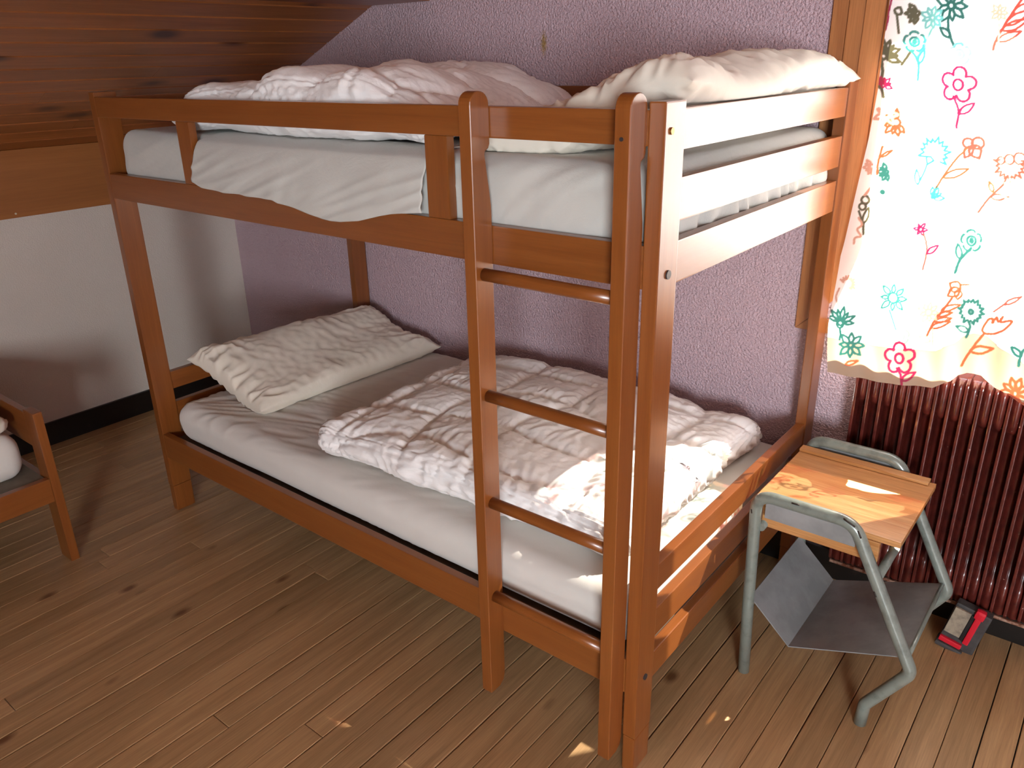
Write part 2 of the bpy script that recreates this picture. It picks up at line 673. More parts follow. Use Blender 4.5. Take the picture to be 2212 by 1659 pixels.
# gable wall behind the bed with the window opening (no coincident faces)
wb = boxes('wall_back', [
    (XK - 0.3, WX0, YW, YW + 0.16, -0.05, 2.7),
    (WX1, XR + 0.1, YW, YW + 0.16, -0.05, 2.7),
    (WX0, WX1, YW, YW + 0.16, -0.05, WZ0),
    (WX0, WX1, YW, YW + 0.16, WZ1, 2.7)], M_MAUVE)
struct(wb, 'mauve rough plastered wall behind the bunk bed')
struct(box('wall_left', XK - 0.16, XK, YF, YW, -0.05, 2.7, M_KNEE, bev=0), 'low greige knee wall under the sloping ceiling')
RX0, RX1, RZ0, RZ1 = 4.0, 5.1, 0.78, 1.92
wf = boxes('wall_front', [
    (XK - 0.3, RX0, YF - 0.12, YF, -0.05, 2.7),
    (RX1, XR + 0.1, YF - 0.12, YF, -0.05, 2.7),
    (RX0, RX1, YF - 0.12, YF, -0.05, RZ0),
    (RX0, RX1, YF - 0.12, YF, RZ1, 2.7)], M_KNEE)
struct(wf)
struct(box('wall_right', XR, XR + 0.12, YF, YW, -0.05, 2.7, M_MAUVE, bev=0))

# sloping ceiling: backing plus tongue-and-groove boards running along the wall
xf = 1.30
ce = prism('ceiling', [(XK - 0.16, ceil_z(XK - 0.16) + 0.02), (xf, ceil_z(xf) + 0.02), (XR + 0.1, ceil_z(xf) + 0.02), (XR + 0.1, 2.9), (XK - 0.16, 2.9)],
           1, YF - 0.12, YW + 0.16, M_PLY)
struct(ce, 'stained pine panelled sloping ceiling')
sl = math.atan(CS)
cw = 0.0935
s = 0.0
smax = (xf - XK) / math.cos(sl)
cd, sd = math.cos(sl), math.sin(sl)
while s < smax:
    w = min(cw, smax - s)
    prof = []
    for (a, b) in ((0.0012, 0.019), (0.0012, 0.004), (0.005, 0.0), (w - 0.005, 0.0), (w - 0.0012, 0.004), (w - 0.0012, 0.019)):
        prof.append((XK + (s + a) * cd - b * sd, CZ0 + (s + a) * sd + b * cd))
    jy = random.uniform(-1.2, 0.6)
    for (a, b) in ((YF, jy), (jy + 0.001, YW)):
        prism('ceiling_board', prof, 1, a, b, M_CEIL, ce)
    s += cw
x = xf
while x < XR:
    b = min(x + cw, XR)
    box('ceiling_board', x + 0.001, b - 0.001, YF, YW, ceil_z(xf), ceil_z(xf) + 0.019, M_CEIL, ce, bev=0.003, seg=1)
    x += cw
struct(box('trim_1', XK, XK + 0.012, YF, YW, 0.995, 1.258, M_PLY, bev=0.0015), 'plain plywood strip between knee wall and ceiling boards')
nail = cylinder('nail_head', (XK + 0.0125, 0.055, 1.012), 0, 0.004, 0.003, M_PIN, bpy.data.objects['trim_1'], 10)
beam = struct(box('trim_2', 0.17, 0.478, YF, YW, 1.752, 1.99, M_CEIL, bev=0.006), 'stained wooden roof beam meeting the mauve wall')
struct(box('baseboard_left', XK, XK + 0.016, YF, YW, 0.0, 0.104, M_BASEB, bev=0.003), 'black painted skirting board along the knee wall')
struct(box('baseboard_back', XK + 0.016, XR, YW - 0.014, YW, 0.0, 0.10, M_BASEB, bev=0.003), 'black painted skirting board under the radiator')

# added unseen overhang above the window, blocks the high sun
struct(box('sun_blocker', WX0 - 0.6, WX1 + 0.8, YW + 0.16, YW + 0.33, 2.03, 2.10, M_OUTER, bev=0), 'added unseen overhang outside, blocking high sun from the window')

# window in the gable wall
win = thing('window_1', 'curtained window with stepped wooden casing', 'window', (2.62, YW, WZ0))
del win['category']
struct(win)


def casing(i, a, depth, wd):
    # three boards mitred at the corners, side boards only where visible, plus sill board
    x0, x1 = a, a + wd
    z0 = 0.80 + (a - 1.908)
    pts = [(x0, z0), (x1, z0 + wd), (x1, 2.2), (x0, 2.2)]
    prism('casing_board', pts, 1, YW - depth, YW, M_CASE, win, 0.002)
    xr = WX1 + (2.085 - a)
    pts = [(xr, z0), (xr - wd, z0 + wd), (xr - wd, 2.2), (xr, 2.2)]
    prism('casing_board', pts, 1, YW - depth, YW, M_CASE, win, 0.002)
    if i > 0:
        return
    pts = [(x0 + 0.0008, z0), (xr - 0.0008, z0), (xr - wd - 0.0008, z0 + wd), (x1 + 0.0008, z0 + wd)]
    prism('casing_board', pts, 1, YW - depth, YW, M_CASE, win, 0.002)


casing(0, 1.908, 0.013, 0.041)
casing(1, 1.950, 0.020, 0.041)
casing(2, 1.992, 0.026, 0.050)
for (x0, x1, z0, z1) in ((2.043, 2.135, 0.948, WZ1), (WX1 - 0.07, WX1 + 0.042, 0.948, WZ1), (2.043, WX1 + 0.042, 0.842, 0.948), (2.043, WX1 + 0.042, WZ1 - 0.01, WZ1 + 0.05)):
    box('sash_bar', x0, x1, YW + 0.03, YW + 0.075, z0, z1, M_CASE, win, 0.002)
box('jamb_board', 2.0425, 2.085, YW - 0.028, YW + 0.03, 0.9345, 2.2, M_CASE, win, 0.002)
box('pane', 2.095, WX1 - 0.03, YW + 0.05, YW + 0.054, 0.94, WZ1 - 0.005, M_GLASS, win, 0)
win2 = thing('window_2', 'plain window in the wall opposite the bunk bed', 'window', ((RX0 + RX1) / 2, YF, RZ0))
del win2['category']
struct(win2)
for (x0, x1, z0, z1) in ((RX0 - 0.04, RX0 + 0.03, RZ0 - 0.04, RZ1 + 0.04), (RX1 - 0.03, RX1 + 0.04, RZ0 - 0.04, RZ1 + 0.04), (RX0 + 0.03, RX1 - 0.03, RZ0 - 0.04, RZ0 + 0.03), (RX0 + 0.03, RX1 - 0.03, RZ1 - 0.03, RZ1 + 0.04)):
    box('frame_board', x0, x1, YF - 0.02, YF + 0.015, z0, z1, M_CASE, win2, 0.002)

# ------------------------------------------------------------------ bunk bed
bed = thing('bunk_bed', 'varnished orange beech bunk bed standing against the mauve wall', 'bunk bed', (L / 2, WD / 2, 0))
for (x0, x1) in ((0, T), (L - T, L)):
    for (y0, y1) in ((0, WP), (WD - WP, WD)):
        p = box('post', x0, x1, y0, y1, 0.104, H, M_BZ, bed, 0.003)
        if x0 > 1 and y0 == 0:
            near_post = p
        box('leg', x0 + 0.0005, x1 - 0.0005, y0 + 0.0005, y1 - 0.0005, 0.0, 0.103, M_BZ, bed, 0.005)
RT = 0.024
for (y0, y1, side) in ((0.0, RT, 'front'), (WD - RT, WD, 'back')):
    box('guard_rail', T, L - T, y0, y1, 1.4122, 1.4713, M_BX, bed, 0.003)
    box('side_rail', T, L - T, y0, y1, 1.1621, 1.2422, M_BX, bed, 0.003)
    box('side_rail', T, L - T, y0, y1, 0.2259, 0.3193, M_BX, bed, 0.003)
    for xx in (0.478, 1.441):
        box('guard_upright', xx, xx + 0.063, y0 + 0.0005, y1 - 0.0005, 1.2422, 1.4122, M_BZ, bed, 0.0025)
for (x0, x1) in ((0.003, 0.027), (L - 0.027, L - 0.003)):
    for (z0, z1) in ((1.4019, 1.4713), (1.2773, 1.3548), (1.1621, 1.2422), (0.473, 0.538), (0.347, 0.422), (0.231, 0.302)):
        box('end_rail', x0, x1, WP, WD - WP, z0, z1, M_BY, bed, 0.003)
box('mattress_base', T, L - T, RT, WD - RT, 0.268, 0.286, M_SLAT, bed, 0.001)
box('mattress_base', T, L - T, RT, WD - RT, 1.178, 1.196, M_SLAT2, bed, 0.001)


def on_post(name, y, z, rad, mat, h=0.004):
    return cylinder(name, (L + h / 2 - 0.001, y, z), 0, rad, h, mat, near_post, 16)


on_post('bolt_cap', 0.037, 1.187, 0.0085, M_PLUG)
on_post('bolt_cap', 0.034, 0.2645, 0.0075, M_PLUG)
on_post('screw', 0.022, 1.437, 0.006, M_BRASS)

# ------------------------------------------------------------------ ladder
lad = thing('ladder', 'orange wooden ladder with round rungs hooked on the bunk guard rail', 'ladder', (1.78, -0.03, 0.07))


def stile(xa, xb, zb):
    yf, yb = -0.056, -0.0008
    pts = []
    cy, ry = (yf + yb) / 2, (yb - yf) / 2
    for k in range(13):
        a = math.pi * k / 12
        pts.append((cy - ry * math.cos(a), 1.476 + 0.024 * math.sin(a)))
    pts += [(yb, 1.402), (yb - 0.004, 1.394), (yb - 0.0150, 1.388), (yb - 0.0155, 1.38), (yb - 0.011, 1.35), (yb - 0.006, 1.32), (yb - 0.001, 1.285), (yb, 1.27)]
    pts += [(yb, zb + 0.03), (yb - 0.006, zb + 0.012), (yb - 0.02, zb), (yf, zb)]
    return prism('stile', pts, 0, xa, xb, M_BZ, lad, 0.0035, 3)


stile(1.590, 1.6205, 0.066)
stile(1.936, 1.9665, 0.066)
for z in (1.147, 0.877, 0.610, 0.350):
    tube('rung', [(1.6195, -0.030, z), (1.70, -0.030, z), (1.85, -0.030, z), (1.937, -0.030, z)], 0.0135, M_BX, lad, 20)
cylinder('screw', (1.951, -0.0565, 1.428), 1, 0.0035, 0.003, M_PLUG, lad, 10)

# ------------------------------------------------------------------ mattresses
def sheet_disp(amp, fold, seed, ytaut=True):
    def f(P, N):
        q = P.copy()
        q[:, 0] *= 2.2
        q[:, 1] *= 9.0
        q[:, 2] *= 4.0
        h = amp * noise(P * 3.1 + seed)
        w = warp(P, 3.0, 0.10)
        g = w * np.array([30.0, 4.5, 10.0]) + seed
        m = np.clip(noise(P * 2.3 + seed * 2) * 1.5 + 0.25, 0, 1)
        h = h + fold * m * np.clip(ridge(g), -0.3, 1.0)
        return N * h[:, None]
    return f


def mattress(name, label, lo, hi, r, mat, amp, fold, seed, group=None, step=0.011):
    t = thing(name, label, 'mattress', ((lo[0] + hi[0]) / 2, (lo[1] + hi[1]) / 2, lo[2]), group)
    soft_box('fitted_sheet', lo, hi, r, step, sheet_disp(amp, fold, seed), mat, t)
    return t


def low_shape(P, N):
    # the foam bulges a little between the rails and narrows under the fitted sheet
    z = (P[:, 2] - 0.288) / 0.15
    k = np.clip(1 - z, 0, 1) ** 2 * 0.018
    Q = P.copy()
    Q[:, 1] -= k * np.tanh((P[:, 1] - 0.52) * 10.0)
    Q[:, 0] -= k * np.tanh((P[:, 0] - 1.02) * 6.0)
    return Q


ml = thing('mattress', 'lower bunk mattress in a taut white fitted sheet', 'mattress', (1.0, 0.52, 0.287))


def low_sheet(P, N):
    h = 0.003 * noise(P * 3.0 + 5)
    # fan of taut creases radiating from the pillow end, running along the bed
    w = warp(P, 2.0, 0.12)
    ang = np.clip(1.35 - P[:, 0] * 0.75, 0, 1)
    g = np.stack([w[:, 0] * 6.0, w[:, 1] * 34.0 - w[:, 0] * 12.0, w[:, 2] * 6], 1)
    h = h + 0.0065 * ang * np.clip(N[:, 2], 0, 1) * np.clip(ridge(g) - 0.2, 0, 1)
    g2 = np.stack([w[:, 0] * 40.0 + w[:, 1] * 18, w[:, 1] * 5.0, w[:, 2] * 9], 1)
    edge = np.exp(-((P[:, 1] - 0.10) / 0.07) ** 2)
    h = h + 0.0022 * edge * np.clip(ridge(g2) - 0.1, 0, 1) * np.clip(noise(P * 2.5 + 31) * 2 + 0.3, 0, 1)
    return N * h[:, None]


soft_box('fitted_sheet', (0.075, 0.028, 0.287), (1.965, 1.012, 0.437), (0.05, 0.055, 0.06), 0.0095, low_sheet, M_SHEET, ml, low_shape)

mu = thing('mattress', 'upper bunk mattress in a loose cream terry sheet', 'mattress', (1.0, 0.52, 1.197))


def up_sheet(P, N):
    h = 0.005 * noise(P * 2.6 + 15)
    w = warp(P, 2.0, 0.15)
    g = np.stack([w[:, 0] * 7.0 - w[:, 2] * 16, w[:, 1] * 7.0, w[:, 2] * 9.0], 1)
    fr = np.clip(-N[:, 1], 0, 1) + 0.5 * np.clip(N[:, 0], 0, 1)
    h = h + 0.007 * fr * np.clip(ridge(g) - 0.1, 0, 1)
    # ruffled lower edge at the window end
    lowe = np.clip((1.30 - P[:, 2]) / 0.06, 0, 1) * np.clip(N[:, 0], 0, 1)
    h = h + 0.008 * lowe * np.sin(P[:, 1] * 75 + 4 * noise(P * 9))
    return N * h[:, None]


soft_box('fitted_sheet', (0.062, 0.030, 1.197), (1.966, 1.008, 1.372), (0.055, 0.045, 0.06), 0.0105, up_sheet, M_TERRY, mu)
# loose edge of the upper sheet pulled out over the side rail, between the guard uprights
nx, nz = 150, 60
xs = np.linspace(0.552, 1.434, nx)
hemx = np.array([0.552, 0.60, 0.70, 0.916, 0.93, 1.0, 1.094, 1.16, 1.228, 1.30, 1.338, 1.40, 1.434])
hemz = np.array([1.255, 1.243, 1.238, 1.236, 1.229, 1.222, 1.205, 1.205, 1.214, 1.232, 1.240, 1.249, 1.252])
Xg, Tg = np.meshgrid(xs, np.linspace(0, 1, nz), indexing='ij')
hz = np.interp(Xg, hemx, hemz)
top = 1.362
Td = np.clip((Tg - 0.22) / 0.78, 0, 1)
Ta = np.clip(Tg / 0.22, 0, 1)
Zg = np.where(Tg < 0.22, 1.3765 - 0.0145 * Ta ** 2.5, top + (hz - top) * Td)
pt = np.stack([Xg.ravel(), Tg.ravel() * 0.2, Zg.ravel()], 1)
bul = np.sin(np.clip(Td, 0, 1) * math.pi * 0.5).ravel()
fold = 0.006 * np.clip(ridge(np.stack([pt[:, 0] * 9 - pt[:, 2] * 22, pt[:, 1] * 0, pt[:, 2] * 8], 1)) + 0.1, 0, 1) + 0.003 * noise(pt * 12)
step_ = 0.006 * (1 / (1 + np.exp((pt[:, 0] - 0.925 - (pt[:, 2] - 1.23) * 0.5) * 160)))
yy = 0.020 + 0.11 * (1 - Ta.ravel()) - 0.030 * bul ** 0.7 - fold * bul - step_ * bul
fl = np_mesh('loose_sheet_edge', np.stack([pt[:, 0], yy, pt[:, 2]], 1), grid_quads(nx, nz, 0))
fo = link('loose_sheet_edge', fl, M_TERRY, mu, smooth=True)
sm = fo.modifiers.new('thickness', 'SOLIDIFY')
sm.thickness = 0.002


# ------------------------------------------------------------------ pillows
def pillow(name, label, cx, cy, hx, hy, th, zmid, zbot, mat, seed, shear=0.0, nu=110, nv=170, wr=1.0, lift=None, cat='pillow', sag=0.0):
    u = np.sin(np.linspace(-1, 1, nu) * math.pi / 2)
    v = np.sin(np.linspace(-1, 1, nv) * math.pi / 2)
    U, V = np.meshgrid(u, v, indexing='ij')
    U, V = U.ravel(), V.ravel()
    parts = []
    for sgn in (1, -1):
        ex = (1 - np.abs(U) ** 2.6)
        ey = (1 - np.abs(V) ** 3.2)
        prof = np.clip(ex, 0, 1) ** 0.55 * np.clip(ey, 0, 1) ** 0.45
        # concave sides, ears at the corners
        px_ = cx + U * hx * (1 - 0.07 * (1 - np.abs(V) ** 2) * (np.abs(U) ** 6))
        py_ = cy + V * hy * (1 - 0.05 * (1 - np.abs(U) ** 2) * (np.abs(V) ** 6))
        px_ = px_ + shear * (py_ - cy)
        q = np.stack([px_, py_, np.full_like(px_, sgn * 3.0)], 1)
        w = warp(q, 4.0, 0.05)
        lump = 1 + 0.16 * noise(q * 5.5 + seed) + 0.08 * noise(q * 11 + seed)
        crn = (np.abs(V) ** 3)
        g = np.stack([w[:, 0] * 26 + seed, w[:, 1] * 8, w[:, 2]], 1)
        g2 = np.stack([w[:, 0] * 9, w[:, 1] * 17 + seed, w[:, 2]], 1)
        wrk = 0.010 * crn * ridge(g) + 0.008 * np.clip(ridge(g2), -0.4, 1) * np.clip(noise(q * 3.5 + seed * 1.7) * 1.6 + 0.2, 0, 1) + 0.0025 * noise(q * 34)
        hgt = th * prof * lump + wr * wrk * np.clip(prof * 3, 0, 1)
        zm = zmid(px_, py_)
        z = zm + sgn * hgt
        z = np.maximum(z, zbot(px_, py_) + 0.0005)
        parts.append(np.stack([px_, py_, z], 1))
    A, B = parts
    rim = (np.abs(np.abs(U) - 1) < 1e-6) | (np.abs(np.abs(V) - 1) < 1e-6)
    mid = (A[rim] + B[rim]) / 2
    A[rim], B[rim] = mid, mid
    Vt = np.concatenate([A, B])
    Q = np.concatenate([grid_quads(nu, nv, 0), grid_quads(nu, nv, len(A), True)])
    key = np.round(Vt * 1e6).astype(np.int64)
    _, idx, inv = np.unique(key, axis=0, return_index=True, return_inverse=True)
    inv = inv.ravel()
    Q = inv[Q]
    ok = np.array([len(set(q)) == 4 for q in Q])
    Q = Q[ok]
    Vt = Vt[idx]
    t = thing(name, label, cat, (cx, cy, float(Vt[:, 2].min())))
    me = np_mesh('pillowcase', Vt, Q)
    o = link('pillowcase', me, mat, t, smooth=True)
    return t, o


sst = lambda a, b, x: (lambda t: t * t * (3 - 2 * t))(np.clip((x - a) / (b - a), 0, 1))
pl, plo = pillow('pillow', 'cream pillow leaning on the head rail of the lower bunk', 0.262, 0.565, 0.215, 0.420, 0.070,
                 lambda x, y: 0.462 + 0.095 * (1 - sst(0.03, 0.38, x)) + 0.006,
                 lambda x, y: np.where(x < 0.07, 0.36, 0.4445), M_PILLOW, 3.3, shear=0.055, wr=1.7)
pu, puo = pillow('pillow', 'cream pillow on the upper bunk at the window end', 1.752, 0.545, 0.255, 0.470, 0.066,
                 lambda x, y: 1.395 + 0.105 * sst(1.60, 1.93, x) + 0.014 * np.sin(y * 9.0 + 1.0) * sst(1.8, 2.0, x),
                 lambda x, y: np.where(x > 1.955, 1.4735, 1.375), M_PILLOW, 9.1, shear=0.0, wr=2.0)


# ------------------------------------------------------------------ duvets
def quilt_disp(x0, y0, cxs, cys, depth, seed, big, fine):
    def f(P, N):
        w = warp(P, 2.4, 0.11)
        a = (w[:, 0] - x0) / cxs
        b = (w[:, 1] - y0 + 0.06 * np.sin(w[:, 0] * 3)) / cys
        dx = np.abs(a - np.round(a)) * cxs
        dy = np.abs(b - np.round(b)) * cys
        seam = np.exp(-(dx / 0.016) ** 2) + np.exp(-(dy / 0.016) ** 2)
        top_ = np.clip(N[:, 2], 0, 1)
        puf = (np.abs(np.sin(math.pi * a)) * np.abs(np.sin(math.pi * b))) ** 0.5
        h = depth * top_ * (puf - 0.6) - 0.35 * depth * np.clip(seam, 0, 1) * top_
        # puckers running away from the seams
        pu1 = ridge(np.stack([w[:, 0] * 7 + seed, w[:, 1] * 46, w[:, 2] * 10], 1)) * np.exp(-dx / 0.05)
        pu2 = ridge(np.stack([w[:, 0] * 46 + seed, w[:, 1] * 7, w[:, 2] * 10], 1)) * np.exp(-dy / 0.05)
        h = h + fine * top_ * (pu1 + pu2) * 0.8
        cr = ridge(warp(P, 6, 0.06) * np.array([19.0, 15.0, 12.0]) + seed)
        cr2 = ridge(warp(P, 9, 0.04) * np.array([30.0, 34.0, 20.0]) + seed * 3)
        h = h + fine * 0.9 * np.clip(cr, -0.5, 1) * np.clip(noise(P * 4 + seed) + 0.5, 0, 1) + fine * 0.32 * np.clip(cr2, -0.6, 1) * (0.3 + 0.7 * top_)
        h = h + big * noise(P * np.array([4.2, 5.0, 3.0]) + seed)
        # gathered folds on the sides
        sd_ = 1 - np.abs(N[:, 2])
        along = P[:, 0] * np.abs(N[:, 1]) + P[:, 1] * np.abs(N[:, 0])
        g = ridge(np.stack([along * 22 + 1.5 * noise(P * 5), P[:, 2] * 7 + seed, along * 0], 1))
        h = h + fine * 1.9 * sd_ * g
        return N * h[:, None]
    return f


def duvet(label, lo, hi, r, step, dis, base, shape=None):
    t = thing('duvet', label, 'duvet', ((lo[0] + hi[0]) / 2, (lo[1] + hi[1]) / 2, base))
    o = soft_box('quilted_cover', lo, hi, r, step, dis, M_DUVET, t, shape)
    co = np.zeros(len(o.data.vertices) * 3, np.float32)
    o.data.vertices.foreach_get('co', co)
    co = co.reshape(-1, 3)
    low = co[:, 2] < base
    co[low, 2] = base + (co[low, 2] - base) * 0.02
    o.data.vertices.foreach_set('co', co.ravel())
    o.data.update()
    return t


def low_duv_shape(P, N):
    Q = P.copy()
    # pillow-end edge slants, outline wanders
    t = (P[:, 0] - 0.80) / 1.05
    Q[:, 0] += (1 - t) * (0.06 * (0.5 - P[:, 1])) + 0.012 * noise(P * np.array([3.0, 6.0, 1.0]) + 4)
    Q[:, 1] += 0.015 * noise(P * np.array([5.0, 2.0, 1.0]) + 8) - 0.02 * np.sin(P[:, 0] * 2.6) * (P[:, 1] < 0.5)
    Q[:, 2] = 0.44 + (P[:, 2] - 0.44) * (0.86 + 0.22 * np.sin(t * 3.0) - 0.10 * np.clip((P[:, 1] - 0.6) / 0.4, 0, 1))
    return Q


duvet('white quilted duvet folded flat across the lower bunk', (0.80, 0.110, 0.444), (1.872, 0.930, 0.552), (0.05, 0.06, 0.053), 0.0052,
      quilt_disp(0.86, 0.14, 0.27, 0.21, 0.020, 2.0, 0.009, 0.0085), 0.4435, low_duv_shape)


def up_duv_shape(P, N):
    Q = P.copy()
    t = (P[:, 0] - 0.36) / 1.05
    Q[:, 0] += -0.26 * (P[:, 1] - 0.1) * np.clip(t, 0, 1) ** 1.5 + 0.02 * noise(P * np.array([2.0, 5.0, 2.0]) + 24) - 0.05 * np.clip(P[:, 1] - 0.5, -1, 1) * (1 - t)
    Q[:, 1] += 0.015 * noise(P * np.array([5.0, 2.0, 2.0]) + 28)
    edge = np.clip(np.minimum(t, 1 - t) / 0.22, 0, 1)
    Q[:, 2] = 1.376 + (P[:, 2] - 1.376) * (0.55 + 0.45 * np.sin(edge * math.pi / 2)) * (1.0 + 0.10 * np.sin(P[:, 0] * 8.0) + 0.12 * noise(P * np.array([5.0, 4.0, 1.0]) + 3))
    return Q


duvet('bulky white duvet heaped on the upper bunk behind the guard rail', (0.34, 0.055, 1.381), (1.40, 0.965, 1.520), (0.07, 0.06, 0.06), 0.0065,
      quilt_disp(0.40, 0.10, 0.30, 0.26, 0.026, 6.0, 0.015, 0.0085), 1.381, up_duv_shape)

# ------------------------------------------------------------------ bedside stool
st = thing('bedside_stool', 'grey tubular stool with wooden seat and sheet metal tray beside the radiator', 'stool', (2.24, 0.67, 0))
prof = [(2.066, 0.0), (2.058, 0.22), (2.050, 0.545), (2.283, 0.547), (2.459, 0.205), (2.374, 0.062), (2.371, 0.0)]
for yy in (0.478, 0.862):
    path = fillet([(a, yy, b) for a, b in prof], [0.5, 0.045, 0.06, 0.032, 0.03], 9)
    fr = tube('leg_frame', path, 0.0150, M_TUBE, st, 18)
    # rubbed-through paint on the bends
    for (a, b, ln) in ((2.283, 0.542, 0.03), (2.052, 0.50, 0.012), (2.175, 0.562, 0.02)):
        pass
    box('gusset_plate', 2.075, 2.292, yy - 0.0015, yy + 0.0015, 0.486, 0.536, M_TRAY, st, 0.001)
box('seat_board', 2.036, 2.383, 0.500, 0.838, 0.505, 0.521, M_SEAT, st, 0.0025)
box('seat_ledge', 2.036, 2.368, 0.812, 0.842, 0.5212, 0.530, M_SEAT, st, 0.002)
box('apron_board', 2.062, 2.340, 0.497, 0.512, 0.450, 0.5048, M_SEAT, st, 0.002)
box('apron_board', 2.062, 2.340, 0.822, 0.837, 0.450, 0.5048, M_SEAT, st, 0.002)
for (xx, zz) in ((2.349, 0.418), (2.068, 0.455)):
    tube('crossbar', [(xx, 0.478, zz), (xx, 0.6, zz), (xx, 0.74, zz), (xx, 0.862, zz)], 0.011, M_TUBE, st, 14)
tr = [(2.058, 0.232), (2.170, 0.126), (2.440, 0.232)]
bm = bmesh.new()
for (a, b) in ((tr[0], tr[1]), (tr[1], tr[2])):
    pass
th_ = 0.0025
outer = [(x_, z_) for x_, z_ in tr]
inner = [(tr[2][0], tr[2][1] - th_), (tr[1][0], tr[1][1] - th_ * 1.2), (tr[0][0] - th_, tr[0][1] - th_)]
bm.free()
prism('tray', outer + inner, 1, 0.492, 0.848, M_TRAY, st)
tube('tray_edge', [(2.443, 0.478, 0.230), (2.443, 0.6, 0.230), (2.443, 0.74, 0.230), (2.443, 0.862, 0.230)], 0.0055, M_TUBE, st, 10)
for (p0, p1) in (((2.262, 0.4655, 0.557), (2.288, 0.466, 0.545)), ((2.296, 0.4655, 0.537), (2.305, 0.4645, 0.522)), ((2.140, 0.466, 0.556), (2.158, 0.4655, 0.557)), ((2.352, 0.4655, 0.395), (2.358, 0.465, 0.383)), ((2.045, 0.465, 0.505), (2.047, 0.465, 0.495))):
    tube('paint_chip', [p0, tuple((Vector(p0) * 0.6 + Vector(p1) * 0.4)), tuple((Vector(p0) * 0.3 + Vector(p1) * 0.7)), p1], 0.0022, M_CHIP, st, 8)

# ------------------------------------------------------------------ radiator
RY0, RY1, RZT, RZB = 0.950, 1.020, 0.772, 0.118
rad = thing('radiator', 'dark red-brown ribbed radiator below the curtained window', 'radiator', (2.62, 0.985, 0))
PITCH = 0.0333
bm = bmesh.new()
# thin rib with rounded top and nose
pts = []
for k_ in range(9):
    a = math.pi / 2 * k_ / 8
    pts.append((RY0 + 0.026 - 0.026 * math.sin(math.pi / 2 - a) if False else RY0 + 0.026 - 0.026 * math.cos(a), RZT - 0.026 + 0.026 * math.sin(a)))
pts += [(RY1, RZT), (RY1, RZB), (RY0 + 0.012, RZB), (RY0, RZB + 0.014)]
w_ = 0.0042
va = [bm.verts.new((-w_, p[0], p[1])) for p in pts]
vb = [bm.verts.new((w_, p[0], p[1])) for p in pts]
bm.faces.new(va)
bm.faces.new(vb[::-1])
for i in range(len(pts)):
    j = (i + 1) % len(pts)
    bm.faces.new((va[i], vb[i], vb[j], va[j]))
bmesh.ops.recalc_face_normals(bm, faces=bm.faces)
bmesh.ops.bevel(bm, geom=[e for e in bm.edges if e.calc_face_angle(0) > 1.0], offset=0.0022, segments=2, profile=0.6, affect='EDGES')
me_rib = bm_mesh(bm, 'rib')
me_rib.materials.append(M_RAD)
bm = bmesh.new()
# web between two ribs: header at the top, recessed tube, header at the bottom
hw = PITCH / 2 - 0.0038


def web_ring(z, y, n=8):
    return [bm.verts.new((-hw + 2 * hw * i / n, y + 0.010 * abs(2 * i / n - 1) ** 2.0 if False else y + 0.009 * (1 - math.cos((2 * i / n - 1) * math.pi / 2)) / 1.0, z)) for i in range(n + 1)]


prof_w = [(RZT - 0.004, RY0 + 0.026), (RZT - 0.012, RY0 + 0.012), (RZT - 0.03, RY0 + 0.005), (RZT - 0.10, RY0 + 0.005), (RZT - 0.118, RY0 + 0.010), (RZT - 0.127, RY0 + 0.022),
          (RZT - 0.135, RY0 + 0.030), (0.30, RY0 + 0.032), (RZB + 0.115, RY0 + 0.028), (RZB + 0.10, RY0 + 0.012), (RZB + 0.085, RY0 + 0.006), (RZB + 0.008, RY0 + 0.006), (RZB + 0.002, RY0 + 0.012)]
rings = [web_ring(z, y) for z, y in prof_w]
for A, B in zip(rings[:-1], rings[1:]):
    for i in range(len(A) - 1):
        f_ = bm.faces.new((A[i], A[i + 1], B[i + 1], B[i]))
        f_.smooth = True
back_t = [bm.verts.new((-hw, RY1, RZT - 0.004)), bm.verts.new((hw, RY1, RZT - 0.004))]
back_b = [bm.verts.new((-hw, RY1, RZB + 0.002)), bm.verts.new((hw, RY1, RZB + 0.002))]
bm.faces.new(rings[0] + [back_t[1], back_t[0]])
bm.faces.new(rings[-1][::-1] + [back_b[0], back_b[1]])
bm.faces.new((back_t[0], back_t[1], back_b[1], back_b[0]))
me_web = bm_mesh(bm, 'web')
me_web.materials.append(M_RAD)
NR = 32
x0r = 2.125
for i in range(NR):
    o = link('rib', me_rib, None, rad)
    o.location.x += x0r + i * PITCH
    if i < NR - 1:
        o = link('web', me_web, None, rad)
        o.location.x += x0r + (i + 0.5) * PITCH
box('bottom_strip', x0r, x0r + (NR - 1) * PITCH, RY0 + 0.001, RY0 + 0.008, RZB - 0.004, RZB + 0.004, M_RUST, rad, 0.001)
tube('valve_stub', [(x0r - 0.003, 0.985, 0.742), (x0r - 0.02, 0.985, 0.742), (x0r - 0.028, 0.985, 0.742), (x0r - 0.034, 0.985, 0.742)], lambda t: 0.011 if t < 0.5 else 0.007, M_RUST, rad, 12)
for xx in (x0r + 0.2, x0r + 0.8):
    box('foot', xx - 0.012, xx + 0.012, 0.965, 1.0, 0.0, RZB + 0.002, M_RAD, rad, 0.002)

